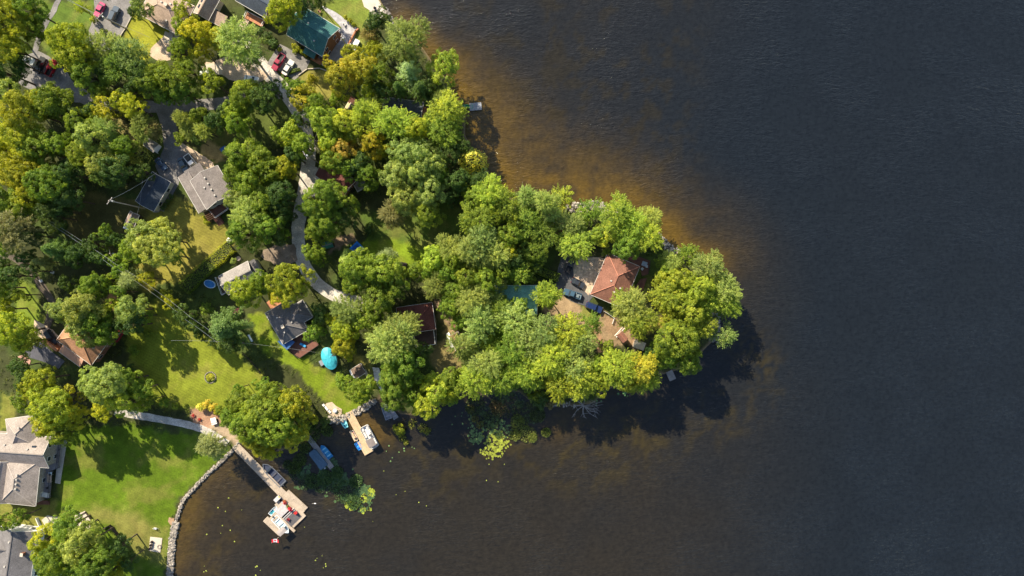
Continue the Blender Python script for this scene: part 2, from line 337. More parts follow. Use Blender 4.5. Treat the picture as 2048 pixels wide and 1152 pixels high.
f3 = nz(.9, 5, rough=.7); sc = n.new('ShaderNodeVectorMath'); sc.operation = 'SCALE'; l.new(at.outputs['Color'], sc.inputs[0]); l.new(mrange(f3.outputs[0], .3, .7, .72, 1.28), sc.inputs['Scale']); l.new(sc.outputs[0], b.inputs['Base Color'])
grid('lake_water', axis(-110, 150, 1.0, -1500, 2500), axis(-88, 88, 1.0, -2500, 2500), lambda x, y: np.full(x.shape, -0.3), wm, water_attr)

# ------------------------------------------------------------------ roads, drives, paths (thin sheets over the ground)
ASPH = mat('worn_asphalt', (0.19, 0.178, 0.17), 0.9, 0.3, 0.3, 0.22); GRAV = mat('pale_gravel', (0.46, 0.42, 0.37), 0.95, 0.32, 0.35, 0.3)
DARKA = mat('dark_asphalt', (0.085, 0.085, 0.09), 0.9, 0.2, 0.3, 0.2); TANG = mat('tan_gravel', (0.47, 0.36, 0.26), 0.95, 0.2, 0.35, 0.2)
lay = [0.012]
def sheet_poly(name, pts, m, jit=.25, kind='structure', parent=None):
    w = [Vector((*P(*p), 0)) for p in pts]; out = []
    for i, a in enumerate(w):
        b_ = w[(i + 1) % len(w)]; k = max(1, int((b_ - a).length / 1.2))
        for j in range(k):
            p = a.lerp(b_, j / k); out.append((p.x + random.uniform(-jit, jit), p.y + random.uniform(-jit, jit)))
    lay[0] += .004; me = MB(); n_ = len(out); z = lay[0]
    me.v = [(p[0], p[1], z) for p in out]; me.f = [tuple(range(n_))]
    bm = bmesh.new(); vs_ = [bm.verts.new(p) for p in me.v]; f = bm.faces.new(vs_); bmesh.ops.triangulate(bm, faces=[f]); bmesh.ops.recalc_face_normals(bm, faces=bm.faces)
    for q in bm.faces:
        if q.normal.z < 0: q.normal_flip()
    d = bpy.data.meshes.new(name); bm.to_mesh(d); bm.free(); d.materials.append(m); o = bpy.data.objects.new(name, d); C.objects.link(o)
    o['kind'] = kind; return o
def ribbon(name, pts, width, m, jit=.12):
    w = [Vector((*P(*p), 0)) for p in pts]; sm_ = []
    for i in range(len(w) - 1):
        p0 = w[max(i - 1, 0)]; p1 = w[i]; p2 = w[i + 1]; p3 = w[min(i + 2, len(w) - 1)]; k = max(2, int((p2 - p1).length / 1.2))
        for j in range(k):
            t = j / k; sm_.append(.5 * ((2 * p1) + (p2 - p0) * t + (2 * p0 - 5 * p1 + 4 * p2 - p3) * t * t + (3 * p1 - p0 - 3 * p2 + p3) * t ** 3))
    sm_.append(w[-1]); lay[0] += .004; z = lay[0]; vs_ = []; fs = []; N = len(sm_)
    for i, p in enumerate(sm_):
        d = (sm_[min(i + 1, N - 1)] - sm_[max(i - 1, 0)]).normalized(); nn = Vector((-d.y, d.x, 0)); wd = (width[0] + (width[1] - width[0]) * i / (N - 1)) / 2 if isinstance(width, tuple) else width / 2
        a = p + nn * (wd + random.uniform(-jit, jit)); c = p - nn * (wd + random.uniform(-jit, jit)); vs_ += [(a.x, a.y, z), (c.x, c.y, z)]
        if i: fs.append((2 * i - 2, 2 * i - 1, 2 * i + 1, 2 * i))
    mb = MB(); mb.add(vs_, fs); o = mb.build(name, m); o['kind'] = 'structure'
    for q in o.data.polygons: pass
    return o
ribbon('main_road', [(470,70),(500,105),(535,145),(575,190),(605,240),(617,300),(614,350),(603,410),(596,465),(604,520),(628,560),(664,588),(705,602),(745,618)], (4.2, 3.5), GRAV)
ribbon('main_road', [(150,190),(200,205),(260,212),(330,214),(400,210),(460,204),(500,190),(560,185)], 3.3, ASPH)
ribbon('side_road', [(325,214),(338,250),(342,290),(345,330),(335,372),(318,420)], (4.6, 3.2), ASPH)
sheet_poly('parking_pad', [(330,290),(350,285),(400,330),(398,345),(360,362),(345,395),(318,425),(308,424),(330,380),(312,330)], ASPH)
sheet_poly('gravel_verge', [(352,280),(372,290),(425,325),(430,335),(418,337),(405,333),(365,298)], TANG)
sheet_poly('parking_pad', [(36,165),(52,112),(75,100),(120,128),(150,168),(196,196),(190,208),(150,205),(110,172),(60,178)], ASPH)
sheet_poly('driveway', [(187,-5),(268,-5),(262,40),(236,82),(232,105),(180,98),(178,60),(190,30)], ASPH, .1)
sheet_poly('driveway', [(330,70),(352,82),(346,118),(322,124),(300,112),(302,96)], TANG, .15)
sheet_poly('front_walk', [(345,55),(362,60),(352,90),(326,84)], CONC, .05)
ribbon('service_path', [(118,-5),(108,20),(92,45),(80,70),(70,105)], 1.5, ASPH)
ribbon('stone_walk', [(500,28),(490,45),(480,60)], 1.9, FLAGST)
sheet_poly('parking_pad', [(560,88),(575,95),(620,122),(612,140),(590,160),(535,128),(545,110)], ASPH, .1)
sheet_poly('gravel_lane', [(405,130),(435,120),(470,110),(500,125),(540,150),(520,165),(470,160),(440,150)], TANG, .4)
sheet_poly('gravel_lane', [(404,132),(440,125),(445,148),(410,152)], CONC, .3)
ribbon('gravel_track', [(-5,508),(25,515),(52,530),(75,560),(95,590),(106,610),(98,640),(95,665),(112,690)], 2.0, mat('shaded_dirt_track', (0.10, 0.08, 0.06), .95, .35, .6, .3), .3)  # brown dirt colour darkened to stand in for tree shade on the track
ribbon('garden_path', [(230,822),(270,830),(330,840),(385,852),(420,865),(455,888)], 2.1, GRAV)
sheet_poly('gravel_drive', [(528,498),(560,490),(590,488),(596,520),(570,535),(540,525),(520,512)], mat('brown_gravel', (0.21, 0.16, 0.12), .95, .3, .4, .25), .3)
sheet_poly('asphalt_court', [(1125,500),(1152,505),(1150,545),(1165,572),(1190,588),(1172,612),(1140,602),(1110,575),(1115,540)], DARKA, .15)
sheet_poly('pale_drive', [(618,330),(634,336),(656,382),(648,398),(620,392),(612,360)], GRAV, .2)
sheet_poly('paved_patio', [(1150,512),(1208,516),(1200,550),(1178,590),(1160,572),(1146,556)], FLAGST, .25)
sheet_poly('paved_patio', [(44,706),(80,684),(130,722),(118,738),(100,728),(62,716)], mat('shaded_blue_grey_pavers', (0.085, 0.085, 0.10), .85, .15, .5), .1)  # paver colour includes painted tree shade, darker than the blue-grey stone itself
sheet_poly('brick_apron', [(36,712),(50,708),(62,722),(56,736),(46,728)], mat('pink_pavers', (0.42, 0.24, 0.18), .85, .15, .5), .1)
sheet_poly('paved_patio', [(70,640),(92,650),(118,672),(122,694),(98,690),(70,665)], TANG, .3)
sheet_poly('stone_patio', [(640,10),(668,22),(716,58),(700,100),(676,122),(646,132),(628,118),(660,80),(684,56)], mat('blue_grey_stone', (0.36, 0.35, 0.36), .85, .3, .9, .3), .08)
sheet_poly('stone_patio', [(722,-8),(752,-8),(762,8),(742,22),(728,14)], CONC, .08)
sheet_poly('beach_pad', [(654,806),(664,804),(672,812),(684,818),(684,828),(672,836),(656,826),(648,812)], TANG, .1)
sheet_poly('stone_patio', [(150,1030),(170,1022),(182,1036),(180,1058),(162,1066),(148,1050)], CONC, .1)
sheet_poly('stone_patio', [(84,1040),(96,1030),(128,1036),(120,1060),(96,1062)], CONC, .1)
sheet_poly('concrete_pad', [(301,1073),(325,1076),(321,1105),(298,1101)], CONC, .03)
sheet_poly('flower_bed', [(100,1068),(30,1070),(40,1062),(90,1055)], mat('mulch', (0.12, 0.07, 0.05), .95, .3, 1), .2)
sheet_poly('deck_path', [(745,735),(758,735),(772,775),(762,782),(750,760)], mat('pale_stone', (0.55, 0.53, 0.5), .9, .3, 2, .3), .1)
sheet_poly('bare_earth_ring', [(20,1070),(38,1066),(42,1076),(34,1084),(22,1080)], mat('bare_earth', (0.34, 0.22, 0.13), .95, .2, 1), .1)
sheet_poly('bare_earth_ring', [(338,1034),(348,1036),(350,1046),(342,1050),(337,1043)], mat('bare_earth', (0.34, 0.22, 0.13), .95, .2, 1), .1)

# ------------------------------------------------------------------ foliage building
def leaves(cent, nrm, size, tint, rng, jit=.55):
    """quads of leaf size at cent, facing roughly nrm"""
    n_ = len(cent); d = nrm + jit * rng.normal(size=(n_, 3)); d /= np.linalg.norm(d, axis=1)[:, None] + 1e-9
    u = np.cross(d, rng.normal(size=(n_, 3))); u /= np.linalg.norm(u, axis=1)[:, None] + 1e-9; v = np.cross(d, u)
    s_ = (size * rng.uniform(.65, 1.25, n_))[:, None] / 2; a = s_ * rng.uniform(.75, 1.3, (n_, 1))
    q = np.stack([cent - u * a, cent - v * s_ * .75, cent + u * a, cent + v * s_ * .75], 1).reshape(-1, 3)
    f = np.arange(n_ * 4).reshape(n_, 4); return q, f, tint
def sphere_dirs(n_, rng, zmin=-.35):
    d = rng.normal(size=(n_ * 3 + 40, 3)); d /= np.linalg.norm(d, axis=1)[:, None]; d = d[d[:, 2] > zmin][:n_]; return d
def limb_mesh(name, trunk_r, limbs, m=BARK):
    mb = MB()
    for pts, r0, r1 in limbs:
        for i in range(len(pts) - 1):
            a = i / (len(pts) - 1); b_ = (i + 1) / (len(pts) - 1); mb.tube(pts[i], pts[i + 1], r0 + (r1 - r0) * a, r0 + (r1 - r0) * b_, 6)
    me = bpy.data.meshes.new(name); me.from_pydata(mb.v, [], mb.f); me.materials.append(m); return me
def crown_broad(R, hgt, seed, spray=False, sparse=1.0, lsize=.36, nl=None, cl=.75):
    rng = np.random.default_rng(seed); base = hgt * .34; vr = (hgt - base) / 2; zc = base + vr
    nl = nl or max(6, int(R * 2.0)); lobes = []
    lobes.append((np.array([rng.normal() * .08 * R, rng.normal() * .08 * R, zc + vr * .35]), R * .42))
    for i in range(nl):
        t = 2 * math.pi * (i + rng.uniform(-.3, .3)) / nl * (1 if i < nl else 1); rr = R * rng.uniform(.40, .78)
        lobes.append((np.array([rr * math.cos(t), rr * math.sin(t), zc + vr * rng.uniform(-.6, .4)]), R * rng.uniform(.20, .40)))
    for i in range(nl // 2):
        t = rng.uniform(0, 2 * math.pi); rr = R * rng.uniform(.2, .4)
        lobes.append((np.array([rr * math.cos(t), rr * math.sin(t), zc + vr * rng.uniform(.1, .6)]), R * rng.uniform(.25, .36)))
    P_, N_, T_ = [], [], []
    for ci, (c, r) in enumerate(lobes):
        lt = rng.uniform(-.12, .12); k = int(4.2 * r * r / (cl * cl) * 1.15 * sparse) + 4; dirs = sphere_dirs(k, rng, -.55)
        for d in dirs:
            p = c + d * r * np.array([1, 1, .8]) * rng.uniform(.72, 1.16)
            if any(np.linalg.norm((p - c2) / np.array([1, 1, .8])) < r2 * .72 for j, (c2, r2) in enumerate(lobes) if j != ci): continue
            out = d * .6 + np.array([p[0], p[1], 0]) / (np.hypot(p[0], p[1]) + .5) * .5 + np.array([0, 0, .25]); out /= np.linalg.norm(out)
            ct = np.clip(.5 + lt + rng.normal() * .16, .05, .95); q = cl * rng.uniform(.6, 1.15); nn = int(46 * q * q / .45 * (.36 / lsize) ** 2 * .62)
            if spray:
                nn = int(nn * 1.05); t = rng.uniform(-.3, 1.0, nn); L = cl * rng.uniform(1.5, 2.9); wdt = cl * .42 * (1.05 - np.clip(t, 0, 1) * .75)
                side = rng.normal(size=(nn, 3)) * wdt[:, None] * np.array([1, 1, .45]); pos = p + out[None] * (t * L)[:, None] + side; pos[:, 2] -= .25 * np.clip(t, 0, 1) ** 2 * L
                nr = np.tile(np.array([out[0] * .3, out[1] * .3, 1.0]), (nn, 1)) + side * .5
            else:
                s_ = rng.normal(size=(nn, 3)); s_ /= np.linalg.norm(s_, axis=1)[:, None]; s_ = np.where((s_ @ out)[:, None] < -.4, -s_, s_)
                pos = p + s_ * q * rng.uniform(.55, 1.0, (nn, 1)) * np.array([1, 1, .75]); nr = s_ + out * .35 + np.array([0, 0, .3])
            P_.append(pos); N_.append(nr); T_.append(np.clip(ct + rng.normal(size=nn) * .13, 0, 1))
    P_ = np.vstack(P_); N_ = np.vstack(N_); T_ = np.concatenate(T_)
    q, f, t = leaves(P_, N_, lsize, T_, rng); me = np_mesh('crown', q, f, FOL, {'tint': ('FACE', 'FLOAT', t)})
    limbs = [([(0, 0, -.3), (rng.normal() * .1, rng.normal() * .1, base), (0, 0, zc)], .05 + hgt * .017, .1)]
    for c, r in lobes[1:]:
        z0 = base * rng.uniform(.75, 1.2); mid = (c[0] * .5, c[1] * .5, z0 + (c[2] - z0) * .65); limbs.append(([(0, 0, z0), mid, tuple(c * np.array([1, 1, 1]))], .04 + hgt * .007, .04))
        for _ in range(2):
            e = c + sphere_dirs(1, rng, -.1)[0] * r * .9; limbs.append(([mid, tuple(c * .6 + np.array(mid) * .4), tuple(e)], .07, .02))
    return me, limb_mesh('trunk', .2, limbs)
def crown_pine(R, hgt, seed, lsize=.30):
    rng = np.random.default_rng(seed); P_, N_, T_ = [], [], []; limbs = [([(0, 0, -.3), (0, 0, hgt * .96)], .3, .04)]
    z = hgt * .35; li = 0
    while z < hgt * .97:
        f_ = (z - hgt * .35) / (hgt * .65); L = R * (1 - f_ ** 1.25) * rng.uniform(.8, 1.05) + .4; nb = rng.integers(6, 9); ph = rng.uniform(0, 6.28)
        for i in range(nb):
            t = ph + 2 * math.pi * i / nb + rng.normal() * .12; Lb = L * rng.uniform(.7, 1.1); up = rng.uniform(.08, .3)
            d = np.array([math.cos(t), math.sin(t), up]); limbs.append(([(0, 0, z), tuple(np.array([0, 0, z]) + d * Lb)], .06, .015))
            k = int(9 + Lb * 5)
            for s_ in np.linspace(.25, 1.0, k):
                c = np.array([0, 0, z]) + d * Lb * s_ + rng.normal(size=3) * np.array([.28, .28, .12]) * (1.2 - s_ * .5); nn = 11; o = rng.normal(size=(nn, 3)) * np.array([.22, .22, .15])
                P_.append(c + o); N_.append(o * 2 + np.array([0, 0, .6])); T_.append(np.clip(.3 + .35 * s_ + rng.normal(size=nn) * .15, 0, 1))
        z += hgt * .062; li += 1
    P_ = np.vstack(P_); N_ = np.vstack(N_); T_ = np.concatenate(T_); q, f, t = leaves(P_, N_, lsize, T_, rng, .9)
    return np_mesh('crown', q, f, FOL, {'tint': ('FACE', 'FLOAT', t)}), limb_mesh('trunk', .2, limbs)
def crown_cone(R, hgt, seed, lsize=.26):
    rng = np.random.default_rng(seed); n_ = int(26 * R * hgt * 3.2); z = hgt * (1 - np.sqrt(rng.uniform(0, 1, n_))) ; z = np.clip(z + .2, .2, hgt)
    t = rng.uniform(0, 2 * math.pi, n_); bulge = 1 + .16 * np.sin(5 * t + z * 2.1) * np.cos(z * 3.3 + 2 * t) + rng.normal(size=n_) * .06
    r = R * (1 - z / hgt) ** .8 * bulge; P_ = np.stack([r * np.cos(t), r * np.sin(t), z], 1); N_ = np.stack([np.cos(t), np.sin(t), np.full(n_, .5)], 1)
    T_ = np.clip(.5 + .25 * np.sin(5 * t + z * 2.1) + rng.normal(size=n_) * .15, 0, 1); q, f, tt = leaves(P_, N_, lsize, T_, rng)
    return np_mesh('crown', q, f, FOL, {'tint': ('FACE', 'FLOAT', tt)}), limb_mesh('trunk', .2, [([(0, 0, -.2), (0, 0, hgt * .9)], .15, .03)])
def dead_tree(R, hgt, seed):
    rng = np.random.default_rng(seed); limbs = [([(0, 0, -.3), (.1, .1, hgt * .5), (0, .2, hgt)], .22, .05)]
    for i in range(16):
        z = hgt * rng.uniform(.3, .95); t = rng.uniform(0, 6.28); L = R * rng.uniform(.5, 1.05); a = np.array([0, 0, z]); b_ = a + np.array([math.cos(t) * L * .5, math.sin(t) * L * .5, L * .25]); c = a + np.array([math.cos(t + .2) * L, math.sin(t + .2) * L, L * .35])
        limbs.append(([tuple(a), tuple(b_), tuple(c)], .09, .025))
        for j in range(4):
            s_ = rng.uniform(.35, .9); q = b_ + (c - b_) * s_; e = q + rng.normal(size=3) * np.array([.9, .9, .4]) * R * .22; limbs.append(([tuple(q), tuple(e)], .045, .02))
    return limb_mesh('trunk', .2, limbs, DEADW)

PROTO = {}
def proto(key, R, h, fn): PROTO.setdefault(key, []).append((R, h, fn))
for s_ in (1, 2, 3): proto('big', 6.6, 17, crown_broad(6.6, 17, 100 + s_, lsize=.29, cl=.78))
for s_ in (1, 2, 3, 4): proto('mid', 4.8, 14, crown_broad(4.8, 14, 200 + s_, lsize=.27, cl=.70))
for s_ in (1, 2): proto('small', 2.9, 9, crown_broad(2.9, 9, 300 + s_, lsize=.25, cl=.55, nl=5))
for s_ in (1, 2): proto('sbig', 6.2, 18, crown_broad(6.2, 18, 400 + s_, spray=True, lsize=.27, cl=.66))
for s_ in (1, 2, 3): proto('smid', 4.7, 15, crown_broad(4.7, 15, 500 + s_, spray=True, lsize=.26, cl=.60))
for s_ in (1, 2): proto('ssmall', 3.0, 10, crown_broad(3.0, 10, 600 + s_, spray=True, lsize=.24, cl=.48, nl=5))
for s_ in (1, 2): proto('willow', 5.0, 14, crown_broad(5.0, 14, 700 + s_, spray=True, lsize=.22, cl=.62, nl=10))
for s_ in (1, 2): proto('pine', 6.0, 18, crown_pine(6.0, 18, 800 + s_))
for s_ in (1,): proto('cedar', 2.0, 9, crown_cone(2.0, 9, 900 + s_))
for s_ in (1, 2): proto('shrub', 1.6, 2.6, crown_broad(1.6, 2.6, 950 + s_, lsize=.24, cl=.42, nl=4))
DEADM = dead_tree(4.5, 11, 5)

COL = {'g': (.200,.280,.028), 'y': (.355,.385,.028), 'l': (.335,.410,.044), 'd': (.082,.140,.028), 'o': (.390,.385,.036), 'w': (.310,.375,.088),
       'b': (.135,.225,.065), 'Y': (.62,.58,.090), 'O': (.47,.385,.07), 'r': (.260,.235,.085), 'W': (.36,.43,.19)}
CNAME = {'g': 'mid green', 'y': 'yellow-green', 'l': 'lime green', 'd': 'dark green', 'o': 'golden yellow', 'w': 'pale olive', 'b': 'blue-green', 'Y': 'bright yellow',
         'O': 'orange turning', 'r': 'brownish olive', 'W': 'silvery green'}
KNAME = {'B': 'leafy tree', 'S': 'feathery crowned tree', 'V': 'fine leaved tree', 'P': 'pine tree', 'C': 'conical cedar', 'H': 'shrub', 'D': 'bare dead tree'}
KOBJ = {'B': 'broadleaf_tree', 'S': 'maple_tree', 'V': 'willow_tree', 'P': 'pine_tree', 'C': 'cedar_tree', 'H': 'shrub', 'D': 'dead_tree'}
KCAT = {'B': 'tree', 'S': 'tree', 'V': 'tree', 'P': 'tree', 'C': 'tree', 'H': 'shrub', 'D': 'tree'}
KGRP = {'B': 'broadleaf trees round the houses', 'S': 'feathery crowned trees of the peninsula', 'V': 'fine leaved pale trees', 'P': 'pines', 'C': 'conical cedars', 'H': 'garden and shore shrubs', 'D': 'dead trees'}
LANDM = [(332,28,'the tan roofed bungalow'),(412,10,'the tan garage with roof slots'),(505,10,'the dark blue roofed cottage'),(626,62,'the green metal roofed house'),(740,12,'the stone patio at the top shore'),
 (705,208,'the tiny tan shed'),(815,218,'the dark roof hidden by trees'),(944,213,'the small floating dock with green canoe'),(423,376,'the grey roofed house with four vents'),(307,388,'the dark blue roofed garage'),
 (262,440,'the small tan and grey shed'),(670,355,'the maroon roofed cottage on the gravel road'),(476,556,'the long grey roofed cottage'),(573,648,'the dark grey hip roofed house'),(419,568,'the small blue oval pool'),
 (658,717,'the aqua covered pool'),(717,743,'the brown garden shed'),(830,637,'the dark maroon roofed house'),(908,676,'the red shed with white trim'),(1033,600,'the teal roofed cottage'),(1230,560,'the red brown hip roofed house'),
 (1105,462,'the small red roof in the woods'),(172,695,'the orange brown roofed house'),(35,920,'the large beige gabled house'),(30,1105,'the grey house at the bottom corner'),(103,136,'the red pickup truck'),(212,24,'the two cars on the top driveway'),
 (421,755,'the round flower island on the lawn'),(714,495,'the blue trampoline'),(676,820,'the round fire pit patio'),(728,878,'the pontoon boat dock'),(640,900,'the dock with the blue covered boat'),(570,1030,'the L shaped floating dock'),
 (312,1090,'the square patio with four chairs'),(1188,614,'the dark blue SUV'),(1345,755,'the small grey dock at the point'),(990,885,'the yellow lily pads'),(400,860,'the gravel garden path'),(420,430,'the pergola steps'),
 (103,660,'the black SUV'),(606,430,'the gravel road bend'),(805,532,'the dark cube shed'),(1050,380,'the amber shallows'),(1440,600,'the eastern tip of the peninsula'),(20,250,'the left edge of the photo'),(1170,810,'the bare fallen tree'),(240,95,'the top left utility pole'),(20,530,'the gravel track')]
used = set()
def direction(dx, dy):
    a = (math.degrees(math.atan2(-dy, dx)) + 360) % 360
    return ['to the right of','up and right of','directly above','up and left of','to the left of','down and left of','directly below','down and right of'][int((a + 22.5) // 45) % 8]
def make_label(px, py, what):
    c = sorted(LANDM, key=lambda q: math.hypot(q[0] - px, q[1] - py))
    for q in c[:6]:
        dd = math.hypot(q[0] - px, q[1] - py); s_ = 'standing over ' + q[2] if dd < 16 and 'tree' in what else direction(px - q[0], py - q[1]) + ' ' + q[2]
        t = what + ' ' + s_
        if t not in used and len(t.split()) <= 16: used.add(t); return t
    for q in c[:3]:
        for q2 in c[1:8]:
            t = what + ' between ' + q[2] + ' and ' + q2[2]
            if q is not q2 and t not in used and len(t.split()) <= 16: used.add(t); return t
    t = what + ' near ' + c[0][2]; used.add(t); return t
crown_first = {}
def plant(px, py, rpx, kind, col, h=None):
    rm = rpx / S
    if kind == 'H': h = h or .8 + rm * 1.0; zf = .45
    elif kind == 'C': h = h or 2.6 + rm * 2.2; zf = .4
    elif kind == 'P': h = h or 8 + rm * 1.6; zf = .55
    else: h = h or min(20.5, 5.4 + 2.3 * rm); zf = .62
    zc = h * zf; x, y = P(px, py, zc); R = rpx * K(zc)
    if kind == 'D': key = None
    elif kind == 'B': key = 'big' if R > 5.4 else 'mid' if R > 3.6 else 'small'
    elif kind == 'S': key = 'sbig' if R > 5.2 else 'smid' if R > 3.5 else 'ssmall'
    else: key = {'V': 'willow', 'P': 'pine', 'C': 'cedar', 'H': 'shrub'}[kind]
    t = empty(KOBJ[kind], (x, y, 0), random.uniform(0, 6.28))
    if x > -46 and kind == 'D': t.location.z = -.3
    if key:
        R0, h0, (cm, tm) = random.choice(PROTO[key]); sx = R / R0 * .96; sc_ = (sx * random.uniform(.92, 1.08), sx * random.uniform(.92, 1.08), h / h0)
        cr = bpy.data.objects.new('crown', cm); tr = bpy.data.objects.new('trunk' if kind != 'H' else 'stem', tm); C.objects.link(cr); C.objects.link(tr)
        for o in (cr, tr): o.parent = t; o.scale = sc_
        c = COL[col]; v = random.uniform(.84, 1.16); hu = random.uniform(-.10, .10); cr.color = (c[0] * v * (1 + hu), c[1] * v, c[2] * v * (1 - hu), 1)
    else:
        tr = bpy.data.objects.new('trunk', DEADM); C.objects.link(tr); tr.parent = t; q = R / 4.5; tr.scale = (q, q, h / 11)
    size = 'small' if rpx < 24 else 'large' if rpx > 39 else 'medium'
    what = (size + ' ' if kind != 'D' else '') + (CNAME[col] + ' ' if kind != 'D' else 'grey ') + KNAME[kind]
    tag(t, make_label(px, py, what), KCAT[kind], KGRP[kind]); return t
